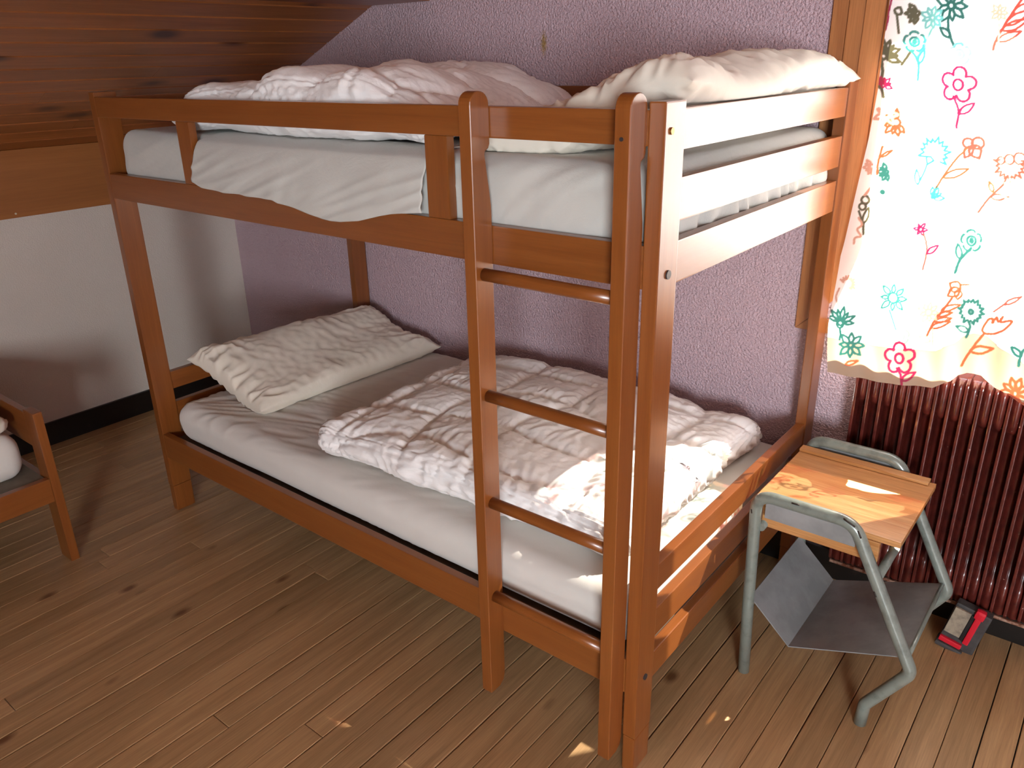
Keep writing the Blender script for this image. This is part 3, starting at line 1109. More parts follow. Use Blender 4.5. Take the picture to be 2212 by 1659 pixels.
# ------------------------------------------------------------------ curtain
FLOWERS = [(0,13,[200,1148,205,1143,209,1141,213,1140,217,1140,221,1141,225,1143,228,1145,228,1145,224,1147,220,1150,216,1152,212,1153,208,1153,204,1152,200,1148]),
(0,13,[199,1144,200,1137,203,1133,206,1129,210,1127,214,1125,219,1123,224,1122,224,1122,222,1127,220,1131,217,1136,214,1139,210,1142,205,1144,199,1144]),
(0,13,[195,1142,192,1138,192,1134,192,1131,194,1127,196,1124,199,1120,202,1117,202,1117,203,1120,204,1124,204,1128,204,1131,202,1135,200,1138,195,1142]),
(0,13,[190,1143,184,1142,180,1140,177,1137,176,1132,176,1128,176,1122,177,1117,177,1117,181,1119,185,1121,189,1124,192,1127,193,1131,193,1137,190,1143]),
(0,13,[187,1147,182,1150,178,1151,175,1150,172,1149,169,1147,167,1144,164,1142,164,1142,169,1140,173,1139,176,1139,180,1139,183,1140,185,1143,187,1147]),
(0,13,[186,1152,183,1158,179,1162,175,1165,170,1166,165,1167,160,1167,155,1166,155,1166,159,1162,163,1158,167,1154,171,1151,176,1150,181,1150,186,1152]),
(0,13,[189,1155,190,1160,189,1164,188,1168,185,1171,181,1174,178,1177,173,1179,173,1179,174,1175,174,1171,175,1167,177,1163,180,1160,184,1157,189,1155]),
(0,13,[194,1155,198,1158,201,1161,201,1165,201,1169,200,1173,198,1178,196,1182,196,1182,193,1179,191,1176,189,1173,188,1169,188,1165,190,1161,194,1155]),
(0,13,[198,1153,204,1151,209,1152,212,1154,215,1156,217,1160,218,1164,219,1169,219,1169,214,1169,210,1168,205,1167,202,1165,199,1163,198,1159,198,1153]),
(0,13,[200,1148,200,1145,199,1143,196,1142,193,1142,190,1143,187,1146,186,1149,186,1152,188,1154,190,1156,194,1156,197,1154,199,1151,200,1148]),
(0,13,[190,1125,191,1123,191,1120,192,1117,192,1114,193,1111,194,1107,194,1104,195,1100,197,1097,198,1094,199,1091,201,1087,202,1084,204,1081,205,1078,207,1075,208,1073,209,1071,211,1069,212,1067,213,1065,215,1063,216,1062,216,1061]),
(0,12,[204,1082,202,1087,200,1091,197,1094,194,1096,191,1098,187,1100,183,1101,179,1102,175,1103,175,1103,177,1100,179,1096,182,1092,184,1089,187,1086,191,1084,195,1082,199,1081,204,1082]),
(8,11,[158,1125,162,1122,165,1120,168,1119,170,1119,173,1120,176,1121,178,1123,178,1123,175,1125,172,1126,169,1128,167,1129,164,1128,161,1127,158,1125]),
(8,11,[158,1122,158,1117,160,1114,162,1112,165,1110,168,1109,172,1108,175,1107,175,1107,174,1110,172,1113,170,1116,168,1119,165,1121,162,1122,158,1122]),
(8,11,[155,1120,153,1118,152,1115,153,1113,154,1110,155,1108,157,1105,160,1103,160,1103,160,1106,161,1108,161,1111,161,1113,160,1116,158,1118,155,1120]),
(8,11,[151,1121,147,1121,144,1119,142,1117,141,1114,141,1110,141,1107,142,1103,142,1103,145,1104,148,1106,150,1108,152,1110,153,1113,153,1117,151,1121]),
(8,11,[149,1124,146,1126,143,1127,140,1126,138,1126,137,1124,135,1122,133,1120,133,1120,136,1119,139,1119,142,1118,144,1119,146,1119,148,1121,149,1124]),
(8,11,[149,1128,146,1132,144,1135,141,1137,137,1138,134,1138,130,1138,127,1138,127,1138,129,1134,132,1131,135,1129,138,1127,141,1126,145,1126,149,1128]),
(8,11,[151,1130,151,1133,151,1136,150,1139,148,1141,145,1143,143,1145,140,1147,140,1147,140,1144,140,1141,141,1138,142,1135,144,1133,147,1131,151,1130]),
(8,11,[154,1130,157,1132,159,1134,159,1137,159,1140,158,1143,157,1146,156,1149,156,1149,154,1147,152,1145,150,1142,150,1140,150,1137,151,1134,154,1130]),
(8,11,[157,1128,161,1127,165,1128,167,1129,169,1131,170,1133,171,1136,172,1140,172,1140,168,1139,165,1139,162,1138,160,1137,158,1135,157,1132,157,1128]),
(8,11,[158,1125,158,1123,157,1121,155,1120,153,1121,151,1122,149,1123,148,1126,149,1128,150,1129,152,1130,154,1130,156,1129,158,1127,158,1125]),
(8,11,[156,1100,155,1097,154,1094,153,1091,152,1087,151,1083,149,1079,148,1075,147,1071,145,1067,144,1063,142,1059,140,1054,138,1050,137,1047,136,1044,135,1042]),
(8,11,[146,1060,151,1060,155,1060,158,1062,161,1063,164,1065,167,1067,169,1070,172,1073,174,1075,174,1075,170,1075,167,1074,163,1073,159,1072,156,1071,153,1069,150,1067,148,1064,146,1060]),
(1,12,[133,1073,133,1069,131,1066,127,1064,122,1064,118,1066,115,1069,113,1074,113,1078,116,1082,119,1083,124,1083,128,1081,131,1078,133,1073]),
(1,14,[126,1073,126,1072,125,1071,124,1070,123,1070,122,1071,121,1072,121,1074,121,1075,121,1076,122,1077,123,1077,124,1076,125,1075,126,1073]),
(1,12,[135,1088,136,1088,138,1087,140,1086,141,1084,143,1081,144,1079,145,1076,145,1074,145,1073,143,1072]),
(1,12,[143,1065,144,1063,144,1061,143,1059,142,1058,140,1056,138,1054,136,1053,135,1053,133,1053,131,1054]),
(1,12,[124,1054,123,1053,121,1052,119,1053,116,1053,114,1055,112,1056,110,1058,108,1060,107,1062,108,1063]),
(1,12,[104,1070,102,1071,101,1073,100,1075,100,1077,100,1080,101,1082,101,1084,102,1086,104,1087,106,1087]),
(1,12,[111,1091,111,1093,112,1094,113,1095,116,1096,118,1096,121,1096,123,1095,125,1095,127,1093,128,1092]),
(1,12,[120,1055,121,1052,123,1049,126,1046,129,1042,132,1038,134,1033,137,1029,138,1025,140,1020,141,1015,141,1009,142,1004,142,999,143,994,143,990,143,987]),
(1,11,[139,1024,143,1027,146,1030,147,1033,148,1037,149,1040,149,1044,148,1048,148,1052,147,1056,147,1056,145,1053,142,1050,140,1047,139,1044,137,1041,137,1037,137,1033,138,1029,139,1024]),
(8,12,[239,1044,239,1039,237,1036,233,1034,229,1034,224,1036,221,1040,219,1044,219,1049,222,1052,225,1054,230,1054,234,1052,237,1048,239,1044]),
(8,14,[232,1044,232,1042,231,1041,230,1040,229,1041,228,1041,227,1043,227,1044,227,1046,227,1047,228,1048,229,1048,230,1047,231,1046,232,1044]),
(8,12,[240,1059,242,1059,244,1058,245,1057,247,1055,249,1052,250,1050,251,1047,251,1045,251,1043,249,1042]),
(8,12,[249,1035,250,1033,250,1032,249,1030,248,1028,247,1026,245,1024,243,1023,241,1023,239,1023,238,1024]),
(8,12,[230,1024,229,1022,228,1022,225,1022,223,1023,220,1025,218,1026,216,1028,215,1030,214,1032,214,1033]),
(8,12,[210,1041,208,1041,207,1043,207,1045,206,1048,206,1050,207,1053,207,1055,208,1057,210,1058,211,1058]),
(8,12,[216,1062,216,1064,217,1065,219,1066,221,1067,224,1067,226,1067,229,1067,231,1066,232,1065,233,1063]),
(8,11,[228,1028,226,1026,224,1023,221,1021,218,1018,215,1014,212,1011,210,1008,208,1005,206,1002,205,999,204,997,203,994,202,992,202,989,201,986,201,984,200,981,200,977,200,974,200,971,200,967,200,964,201,962,201,960]),
(8,11,[205,1001,207,1004,208,1007,209,1011,208,1014,207,1018,206,1021,205,1025,203,1029,201,1032,201,1032,200,1029,199,1025,199,1022,198,1018,198,1015,199,1011,200,1008,202,1004,205,1001]),
(3,13,[248,977,248,972,246,968,242,965,238,965,233,968,230,972,228,977,228,983,230,987,233,989,238,989,242,987,246,983,248,977]),
(3,13,[273,977,273,975,272,973,271,971,269,969,267,968,264,967,261,966,260,965,262,962,264,959,265,956,265,953,265,950,265,948,264,946,263,944,261,942,259,941,257,940,255,940,252,940,250,941,247,942,245,944,243,946,241,949,239,953,237,952,236,949,233,947,231,946,229,945,226,945,224,945,221,946,219,947,217,949,215,950,213,953,212,955,211,958,211,960,211,963,211,966,212,969,214,971,217,973,214,975,210,976,208,978,206,981,204,983,203,986,202,988,201,991,202,993,202,996,203,998,204,1000,206,1001,208,1002,210,1003,213,1003,215,1003,218,1002,221,1001,225,998,224,1003,224,1006,224,1009,225,1011,227,1013,229,1015,231,1016,233,1016,235,1016,237,1016,240,1015,242,1014,244,1013,246,1011,248,1008,249,1006,250,1003,251,1000,251,997,251,994,254,995,257,995,260,995,263,994,265,993,267,991,269,989,271,987,272,985,273,982,273,980,273,977]),
(3,11,[232,952,233,950,234,948,236,945,238,942,239,939,241,936,243,933,244,931,245,928,246,926,247,925,247,923,248,921,248,919,249,916,249,913,250,910,250,905,250,901,250,896,250,891,250,886,250,883,251,880]),
(3,11,[252,912,258,912,262,913,266,915,269,917,271,920,273,924,275,928,276,932,277,936,277,936,273,935,269,934,265,933,261,931,258,929,255,926,253,923,252,918,252,912]),
(2,13,[339,1164,337,1162,335,1158,332,1154,329,1149,326,1144,323,1139,321,1134,318,1129,316,1124,314,1120,311,1115,309,1110,307,1105,306,1101,304,1096,302,1093,301,1089,300,1086,299,1083,298,1081,297,1078,296,1076,296,1073,295,1071,294,1068,294,1066,294,1063,293,1060,293,1058,293,1055,293,1053,293,1052]),
(2,11,[318,1127,325,1126,331,1127,336,1128,341,1130,345,1133,349,1136,353,1140,357,1144,360,1148,360,1148,354,1147,349,1147,343,1146,338,1145,333,1143,328,1140,324,1137,321,1133,318,1127]),
(2,11,[306,1102,315,1102,322,1103,328,1105,334,1108,339,1112,344,1117,348,1122,352,1127,356,1133,356,1133,349,1132,342,1130,335,1129,329,1127,323,1124,318,1120,313,1115,309,1110,306,1102]),
(2,11,[302,1093,311,1091,318,1091,325,1092,331,1094,336,1097,342,1101,346,1105,351,1109,356,1114,356,1114,349,1114,342,1113,335,1113,328,1112,322,1110,316,1107,311,1104,306,1099,302,1093]),
(2,11,[298,1071,305,1069,311,1069,317,1070,322,1072,327,1075,332,1078,336,1081,340,1085,344,1089,344,1089,338,1089,332,1089,326,1088,320,1087,315,1086,310,1084,305,1081,301,1076,298,1071]),
(5,8,[295,1130,297,1127,299,1126,301,1126,303,1126,305,1126,307,1127,309,1128,309,1128,307,1129,305,1131,303,1132,301,1132,299,1132,297,1132,295,1130]),
(5,8,[294,1127,295,1124,296,1122,297,1120,299,1119,301,1117,303,1116,306,1116,306,1116,305,1118,304,1120,303,1123,301,1125,300,1126,297,1127,294,1127]),
(5,8,[292,1127,290,1125,290,1123,290,1122,290,1120,291,1118,292,1116,293,1114,293,1114,294,1116,295,1118,295,1119,296,1121,295,1123,294,1125,292,1127]),
(5,8,[289,1128,286,1128,284,1128,282,1127,281,1125,280,1123,280,1121,279,1118,279,1118,282,1118,284,1119,286,1119,288,1121,289,1122,290,1125,289,1128]),
(5,8,[288,1131,286,1133,284,1134,283,1134,281,1134,279,1134,278,1133,276,1132,276,1132,278,1131,280,1130,282,1129,283,1128,285,1128,287,1129,288,1131]),
(5,8,[289,1133,289,1136,288,1139,286,1141,284,1142,282,1144,279,1145,277,1146,277,1146,278,1143,279,1140,280,1138,281,1136,283,1134,286,1133,289,1133]),
(5,8,[291,1134,293,1135,294,1137,294,1139,293,1141,292,1143,291,1145,290,1147,290,1147,289,1145,288,1143,288,1142,288,1140,288,1138,289,1136,291,1134]),
(5,8,[294,1132,297,1132,299,1132,300,1133,301,1135,302,1137,302,1139,302,1141,302,1141,300,1141,298,1140,296,1140,295,1139,294,1137,293,1135,294,1132]),
(5,8,[295,1130,295,1129,294,1127,293,1127,291,1127,290,1128,289,1129,288,1130,288,1132,289,1133,290,1134,292,1134,293,1133,294,1132,295,1130]),
(5,6,[295,1107,296,1101,297,1093,299,1084,300,1073,302,1063,304,1053,305,1044,307,1037,309,1031,310,1027,312,1023,313,1020,315,1017,316,1015,317,1014,318,1012]),
(5,7,[315,948,317,946,319,945,321,944,322,945,324,945,326,946,327,947,327,947,325,948,324,949,322,950,320,951,318,951,316,950,315,948]),
(5,7,[314,946,314,943,314,940,316,939,317,937,319,936,321,935,323,934,323,934,323,936,322,938,321,941,320,942,319,944,317,945,314,946]),
(5,7,[311,945,309,944,308,943,308,941,308,939,308,938,309,936,310,934,310,934,311,935,312,937,313,938,313,939,313,941,313,943,311,945]),
(5,7,[309,947,306,948,304,949,302,948,300,947,299,946,298,944,296,942,296,942,299,941,301,941,304,941,305,941,307,942,308,944,309,947]),
(5,7,[309,950,308,952,307,954,305,955,304,955,302,956,300,956,298,956,298,956,300,954,301,953,302,951,303,950,305,950,307,949,309,950]),
(5,7,[311,952,312,954,312,956,312,958,311,961,310,963,308,964,306,966,306,966,306,964,305,962,305,960,305,957,306,955,308,953,311,952]),
(5,7,[313,951,316,951,317,952,318,953,319,954,320,956,320,958,320,960,320,960,318,959,316,959,315,958,314,957,313,955,313,953,313,951]),
(5,7,[315,948,315,947,314,946,313,945,312,945,310,946,309,947,309,948,309,950,309,951,310,952,312,952,313,951,314,950,315,948]),
(7,15,[58,1050,61,1054,63,1058,63,1062,61,1066,59,1070,57,1074,54,1079,54,1079,53,1075,52,1071,51,1067,51,1063,52,1058,54,1054,58,1050]),
(7,15,[61,1049,66,1052,69,1055,71,1059,71,1063,71,1068,70,1072,69,1077,69,1077,66,1074,63,1071,60,1068,58,1064,58,1060,59,1055,61,1049]),
(7,15,[64,1048,69,1048,72,1050,75,1052,76,1055,78,1058,78,1062,79,1066,79,1066,75,1064,72,1063,69,1061,66,1059,64,1056,63,1053,64,1048]),
(7,15,[66,1046,72,1044,77,1044,82,1045,85,1047,88,1051,91,1054,94,1058,94,1058,89,1058,84,1059,79,1058,74,1057,71,1055,68,1051,66,1046]),
(7,15,[67,1043,71,1040,75,1039,78,1038,82,1039,85,1040,88,1041,91,1043,91,1043,88,1045,84,1046,80,1048,76,1048,73,1048,70,1046,67,1043]),
(7,15,[67,1040,70,1035,75,1031,79,1029,84,1028,89,1028,94,1028,99,1029,99,1029,95,1032,91,1036,86,1039,82,1041,77,1042,72,1042,67,1040]),
(7,15,[67,1043,66,1040,65,1037,62,1036,59,1036,56,1037,53,1040,52,1043,52,1046,54,1049,57,1050,60,1050,63,1048,65,1046,67,1043]),
(7,16,[57,1030,57,1028,58,1026,59,1023,59,1019,60,1016,61,1013,62,1009,62,1006,62,1003,62,999,62,996,62,993,61,990,61,986,62,983,62,979,63,975,64,971,66,966,68,962,70,958,71,954,72,950,73,948]),
(7,12,[65,968,65,971,65,973,64,975,62,977,61,979,59,980,57,981,55,982,52,984,52,984,53,981,54,979,54,977,55,975,57,973,58,971,60,970,62,969,65,968]),
(4,13,[117,881,117,876,118,873,120,870,122,868,125,866,128,865,132,864,132,864,131,867,130,871,129,874,127,876,125,879,121,880,117,881]),
(4,13,[113,879,111,875,110,871,111,868,112,865,115,862,117,859,120,856,120,856,121,860,122,863,122,867,121,870,120,873,117,876,113,879]),
(4,13,[109,879,106,877,104,875,103,873,103,870,104,867,105,864,106,861,106,861,108,863,110,865,111,868,112,870,112,873,111,876,109,879]),
(4,13,[105,881,100,881,96,880,94,878,92,875,91,871,90,868,90,863,90,863,94,864,97,866,101,867,103,869,105,872,106,876,105,881]),
(4,13,[102,885,99,887,96,887,94,887,91,886,89,884,88,882,86,880,86,880,89,879,92,878,95,878,97,879,99,880,101,882,102,885]),
(4,13,[101,889,98,893,95,896,91,897,88,897,84,896,81,895,77,893,77,893,80,891,84,888,87,886,91,885,94,885,98,886,101,889]),
(4,13,[103,893,102,897,100,900,98,902,95,904,92,904,89,905,86,905,86,905,87,902,89,899,91,897,93,895,96,893,99,893,103,893]),
(4,13,[106,896,107,900,106,904,105,907,103,909,100,911,97,914,94,915,94,915,94,912,94,908,95,905,96,902,98,900,101,897,106,896]),
(4,13,[110,897,113,900,114,903,114,906,113,910,112,913,110,916,108,920,108,920,106,916,105,913,104,910,103,907,104,904,106,900,110,897]),
(4,13,[120,888,119,884,117,881,114,879,110,879,106,881,103,884,102,888,102,892,104,895,107,897,111,897,115,895,118,892,120,888]),
(5,14,[93,907,96,904,99,903,102,902,104,902,107,903,110,904,112,906,112,906,109,908,107,909,104,910,101,911,98,911,96,910,93,907]),
(5,14,[91,901,90,897,91,894,93,891,95,889,98,887,101,886,104,884,104,884,104,888,103,891,102,894,100,897,98,899,95,900,91,901]),
(5,14,[84,900,81,898,79,896,79,894,79,892,79,889,80,887,81,884,81,884,83,886,84,888,86,890,87,892,87,894,86,897,84,900]),
(5,14,[78,905,74,906,70,907,67,906,64,904,62,902,60,899,58,896,58,896,62,896,66,895,69,895,72,896,75,898,77,900,78,905]),
(5,14,[78,912,76,915,75,917,73,918,70,919,68,919,65,920,63,919,63,919,64,917,66,915,68,913,70,912,72,911,74,911,78,912]),
(5,14,[83,916,85,919,86,922,85,926,84,929,82,931,79,934,77,937,77,937,76,934,75,930,75,927,75,924,76,921,79,918,83,916]),
(5,14,[90,914,93,914,96,915,98,916,99,918,99,921,100,924,100,926,100,926,97,926,95,925,92,923,91,922,90,920,89,917,90,914]),
(5,14,[93,908,93,904,91,901,88,900,84,900,81,901,78,904,77,907,77,911,79,914,82,916,86,916,89,914,92,911,93,908]),
(3,10,[59,1170,59,1168,58,1165,58,1162,58,1158,57,1154,57,1150,57,1147,56,1143,56,1140,56,1137,56,1134,57,1131,57,1128,57,1125,57,1123,57,1120,56,1117,56,1115,56,1112,55,1109,55,1107,55,1104,54,1103,54,1101]),
(7,14,[103,1023,104,1024,104,1025,105,1027,106,1028,107,1030,108,1032,109,1034,110,1036,111,1037,112,1039,113,1041,114,1043,114,1044,115,1046,116,1047,116,1048]),
(7,13,[119,1132,116,1130,114,1128,114,1126,114,1123,114,1120,115,1117,117,1114,117,1114,119,1116,120,1118,122,1121,123,1123,122,1126,121,1128,119,1132]),
(7,13,[117,1133,113,1133,110,1132,108,1130,107,1127,107,1125,107,1122,106,1118,106,1118,109,1119,112,1120,115,1122,117,1123,118,1126,118,1129,117,1133]),
(7,13,[116,1134,112,1136,110,1136,107,1135,106,1134,104,1132,103,1130,102,1128,102,1128,104,1128,107,1128,110,1128,112,1128,114,1129,115,1131,116,1134]),
(7,13,[115,1136,111,1140,108,1141,105,1142,102,1141,99,1140,96,1139,93,1137,93,1137,97,1135,100,1134,103,1132,106,1132,109,1132,112,1133,115,1136]),
(7,13,[115,1138,113,1141,112,1143,109,1145,107,1145,105,1146,102,1146,99,1145,99,1145,101,1143,103,1141,105,1139,107,1138,110,1137,112,1137,115,1138]),
(7,13,[116,1140,116,1144,114,1147,112,1150,110,1152,107,1153,103,1155,100,1156,100,1156,101,1153,102,1149,104,1146,106,1144,108,1142,112,1140,116,1140]),
(7,13,[124,1136,124,1134,123,1132,121,1132,119,1132,117,1133,116,1134,115,1136,115,1138,116,1140,118,1141,120,1140,122,1140,123,1138,124,1136]),
(7,12,[75,1136,80,1135,83,1136,85,1136,86,1138,86,1140,85,1142,84,1145,83,1147,81,1150,81,1150,78,1150,75,1150,73,1149,71,1148,70,1147,69,1145,70,1143,71,1140,75,1136]),
(7,11,[76,1134,86,1094]),
(3,9,[65,977,64,981,63,983,61,985,59,986,56,987,54,987,51,988,51,988,52,985,53,983,55,981,57,979,59,978,62,977,65,977]),
(3,9,[66,979,68,982,68,984,67,987,65,989,63,991,61,993,59,995,59,995,58,992,58,989,59,987,59,984,61,982,63,980,66,979]),
(3,9,[69,979,71,980,72,982,73,984,72,986,72,988,71,990,70,992,70,992,68,991,67,989,66,987,66,985,66,983,67,981,69,979]),
(3,9,[71,978,75,978,77,979,79,980,80,982,81,985,81,988,82,991,82,991,79,990,76,989,74,988,72,986,71,984,70,981,71,978]),
(3,9,[72,976,75,974,77,974,79,974,81,975,82,976,84,977,85,979,85,979,83,980,80,980,78,981,76,980,75,980,73,978,72,976]),
(3,9,[72,974,75,970,77,968,79,967,82,967,85,967,88,968,90,968,90,968,88,970,86,973,83,974,81,975,78,976,75,975,72,974]),
(3,9,[72,975,72,973,71,972,70,971,68,971,66,972,65,973,64,975,64,976,65,978,67,979,69,979,70,978,72,977,72,975]),
(1,11,[190,810,174,811,187,820,177,827,188,830,180,841,192,838,187,853,200,843,202,853,209,845,216,858,219,842,228,848,227,836,239,837,233,827,248,824,235,817,243,810,234,808,243,794,229,800]),
(1,11,[194,810,200,792,214,802,206,810,193,811]),
(1,9,[200,792,199,790,199,788,198,786,198,783,197,780,197,777,196,774,195,772,195,769,194,767,193,764,192,761,191,759,191,756,190,754,190,753]),
(1,9,[185,741,187,745,188,750,187,754,187,758,185,762,183,766,181,770,178,774,176,778,176,778,175,773,175,769,174,765,174,760,175,756,176,752,178,748,181,744,185,741]),
(2,13,[289,846,289,841,287,837,283,835,279,835,274,837,271,841,269,845,269,850,271,854,275,856,279,856,284,854,287,851,289,846]),
(2,13,[312,845,312,840,309,835,305,832,299,832,294,834,289,839,287,844,287,850,290,855,294,858,300,858,305,856,310,851,312,845]),
(2,13,[288,838,282,837,279,835,277,833,275,830,275,827,275,823,276,819,277,815,278,811,278,811,281,813,285,814,287,817,290,819,292,822,292,825,292,828,291,833,288,838]),
(2,14,[288,840,285,833,284,828,285,824,287,820,290,817,294,815,298,813,303,812,308,810,308,810,309,815,309,820,309,825,309,830,307,833,305,836,301,839,296,840,288,840]),
(4,10,[280,834,278,832,276,829,274,825,271,821,267,817,264,812,261,807,259,803,256,798,254,793,251,788,249,783,246,777,244,772,242,768,240,763,238,759,237,756,236,753,235,750,234,747,233,745,232,742,231,740,230,737,230,734,229,732,229,730,228,728,228,726,228,724,227,723]),
(4,10,[242,763,250,762,256,762,262,763,267,765,272,768,277,771,282,776,286,780,290,785,290,785,284,785,277,784,271,784,265,783,260,781,254,778,250,775,245,770,242,763]),
(7,13,[231,740,227,723]),
(2,10,[384,814,384,809,382,805,378,803,374,803,369,805,366,808,364,813,364,818,366,822,369,824,374,825,378,823,382,819,384,814]),
(2,11,[399,812,413,810,401,803,410,797,401,794,410,785,398,786,406,773,393,781,393,771,386,777,384,762,378,777,372,769,370,780,361,774,362,785,349,781,357,793,348,796,354,802,340,809,354,811]),
(2,10,[406,818,406,812,403,807,399,805,394,804,389,807,385,811,383,816,383,822,385,827,389,829,395,829,400,827,404,823,406,818]),
(2,9,[364,810,364,806,362,803,359,801,356,801,352,802,350,805,348,809,348,813,350,816,353,818,356,818,360,816,362,814,364,810]),
(2,11,[376,772,375,771,375,769,375,768,375,765,374,763,374,760,373,757,371,754,369,751,367,748,364,744,361,740,358,736,355,732,352,728,349,724,346,719,343,713,340,708,338,702,335,697,333,692,331,687,329,684]),
(2,11,[350,724,355,721,360,719,364,719,369,719,373,720,377,722,381,724,385,726,389,728,389,728,384,729,380,731,375,732,370,732,366,732,362,732,357,730,354,728,350,724]),
(4,10,[354,735,354,739,354,742,353,745,352,748,350,751,348,753,345,755,343,757,340,759,340,759,340,756,341,752,341,749,342,746,344,743,345,741,347,739,350,737,354,735]),
(6,8,[413,744,421,737,413,734,414,727,408,726,406,718,399,722,394,715,389,724,383,725,381,731,372,734,376,741,372,748,377,752,375,760,382,760,383,770,391,764,396,766,401,762,409,764,409,755,415,751,413,744]),
(6,8,[401,743,401,741,400,739,398,738,396,738,394,739,392,740,391,743,391,745,392,747,394,748,396,748,398,747,400,746,401,743]),
(7,13,[75,694,75,689,72,685,69,683,64,683,60,684,57,688,55,692,56,696,58,700,62,703,66,703,70,701,73,698,75,694]),
(7,12,[69,676,68,672,67,669,63,667,60,666,56,668,53,671,52,674,52,678,54,681,57,683,61,684,65,682,67,679,69,676]),
(7,14,[68,633,73,603]),
(7,11,[68,631,72,635,75,639,76,644,78,649,78,653,78,658,78,664,77,669,76,674,76,674,74,670,71,665,69,661,67,656,66,652,65,647,65,642,66,636,68,631]),
(7,12,[53,662,68,631]),
(0,13,[107,762,106,759,105,756,105,754,106,752,108,749,110,747,112,745,112,745,112,748,113,750,113,753,113,755,112,758,110,760,107,762]),
(0,13,[105,762,102,761,100,759,98,757,98,754,98,751,99,749,99,746,99,746,102,747,104,749,105,751,107,753,107,756,107,759,105,762]),
(0,13,[103,764,100,764,98,764,96,763,94,762,93,760,92,758,91,756,91,756,94,756,96,756,98,756,100,757,102,759,103,761,103,764]),
(0,13,[102,766,99,769,96,770,94,771,91,770,88,769,86,768,83,766,83,766,86,765,89,763,92,762,94,761,97,762,100,763,102,766]),
(0,13,[103,768,102,771,101,773,99,775,97,776,95,776,92,776,90,777,90,777,91,774,93,772,94,770,96,769,98,768,100,768,103,768]),
(0,13,[104,770,105,774,105,777,104,779,103,782,101,784,98,786,96,788,96,788,95,784,95,781,96,778,97,776,98,773,101,771,104,770]),
(0,13,[110,766,110,765,109,763,108,762,106,762,104,763,103,764,102,766,102,768,103,769,105,770,107,770,108,770,110,768,110,766]),
(0,15,[107,716,106,714,106,713,105,712,103,712,102,713,101,714,100,715,100,717,101,718,102,719,104,719,105,718,106,717,107,716]),
(5,12,[55,645,56,643,57,641,59,639,61,637,63,635,64,632,65,630,66,628,65,626,64,624,63,623,61,621,59,619,57,618,56,616,56,614,56,612,57,610,59,608,61,605,63,603,65,601,66,599,66,598,66,596,64,595,63,595,60,594,58,594,56,593,54,592,53,591,52,589,52,587,51,585,52,583,52,581,52,579,52,577,52,576]),
(5,14,[74,724,62,705]),
(5,12,[70,772,69,770,68,768,68,766,69,765,70,763,71,761,73,759,73,759,73,761,74,763,75,765,75,767,74,769,73,771,70,772]),
(5,12,[68,773,65,772,63,770,62,769,62,767,62,765,63,762,63,760,63,760,65,761,67,763,68,764,69,766,69,768,69,770,68,773]),
(5,12,[65,775,63,775,61,775,60,774,59,773,58,771,57,769,57,768,57,768,59,768,61,768,62,769,64,769,65,771,65,772,65,775]),
(5,12,[64,777,61,779,59,780,57,780,55,779,53,778,51,777,49,775,49,775,51,774,54,773,56,773,58,773,61,773,62,775,64,777]),
(5,12,[64,780,63,782,62,783,60,784,59,785,57,784,55,784,53,784,53,784,55,782,56,781,57,780,59,779,60,779,62,779,64,780]),
(5,12,[65,782,65,786,65,788,63,790,62,791,59,792,57,793,55,794,55,794,55,791,56,789,57,787,58,785,60,783,62,783,65,782]),
(5,12,[75,778,75,776,74,774,72,773,69,773,67,773,65,775,64,778,64,780,65,782,68,784,70,784,72,783,74,781,75,778]),
(4,13,[88,829,87,826,87,823,86,819,86,814,85,810,84,805,84,800,83,796,83,791,83,786,83,781,83,776,84,771,84,766,84,763,84,760]),
(4,11,[87,803,91,803,94,805,97,806,100,808,102,810,104,813,107,815,109,818,111,820,111,820,108,819,104,818,101,817,98,815,96,813,93,811,91,809,89,806,87,803]),
(3,9,[216,632,218,630,219,629,221,629,222,629,224,630,225,631,227,632,227,632,225,633,224,634,222,635,220,635,219,635,217,634,216,632]),
(3,9,[214,628,213,625,214,623,214,622,215,620,217,619,219,618,220,617,220,617,220,619,220,621,220,623,219,625,218,626,216,627,214,628]),
(3,9,[209,628,207,627,206,626,205,625,205,624,205,622,205,621,205,619,205,619,206,620,208,621,209,622,209,623,210,624,210,626,209,628]),
(3,9,[207,632,205,634,203,635,201,635,199,635,197,634,195,633,194,632,194,632,196,631,198,630,199,629,201,629,203,629,205,630,207,632]),
(3,9,[209,636,209,638,209,640,208,641,207,642,206,643,205,644,204,645,204,645,204,643,204,642,204,640,205,639,205,638,207,637,209,636]),
(3,9,[213,636,216,637,217,638,218,640,219,642,219,644,219,646,219,648,219,648,217,647,215,646,214,644,213,643,212,641,212,639,213,636]),
(3,9,[216,633,216,630,215,629,213,627,211,627,209,628,207,629,207,632,207,634,208,636,209,637,211,637,213,636,215,635,216,633]),
(2,9,[220,621,220,619,221,618,223,615,224,613,225,610,226,607,228,604,229,601,229,598,230,595,231,593,232,590,233,586,233,583,234,579,234,575,234,570,234,564,234,558,234,552,234,546,233,540,233,535,233,532]),
(3,10,[236,573,240,573,244,574,247,576,249,578,251,581,252,584,254,587,255,591,256,595,256,595,252,594,249,592,246,591,243,589,240,587,238,585,237,581,236,578,236,573]),
(0,13,[337,615,337,610,335,606,332,603,327,602,322,604,319,608,317,613,317,618,319,622,323,625,328,625,332,624,336,620,337,615]),
(0,16,[330,614,330,612,329,611,329,610,327,610,326,611,325,612,325,614,325,615,325,617,326,618,327,618,328,617,329,616,330,614]),
(0,13,[338,632,340,633,342,632,344,631,345,628,347,626,348,623,349,620,349,618,349,616,348,615]),
(0,13,[348,606,349,605,349,603,348,600,347,598,346,596,344,594,342,592,340,591,338,591,336,592]),
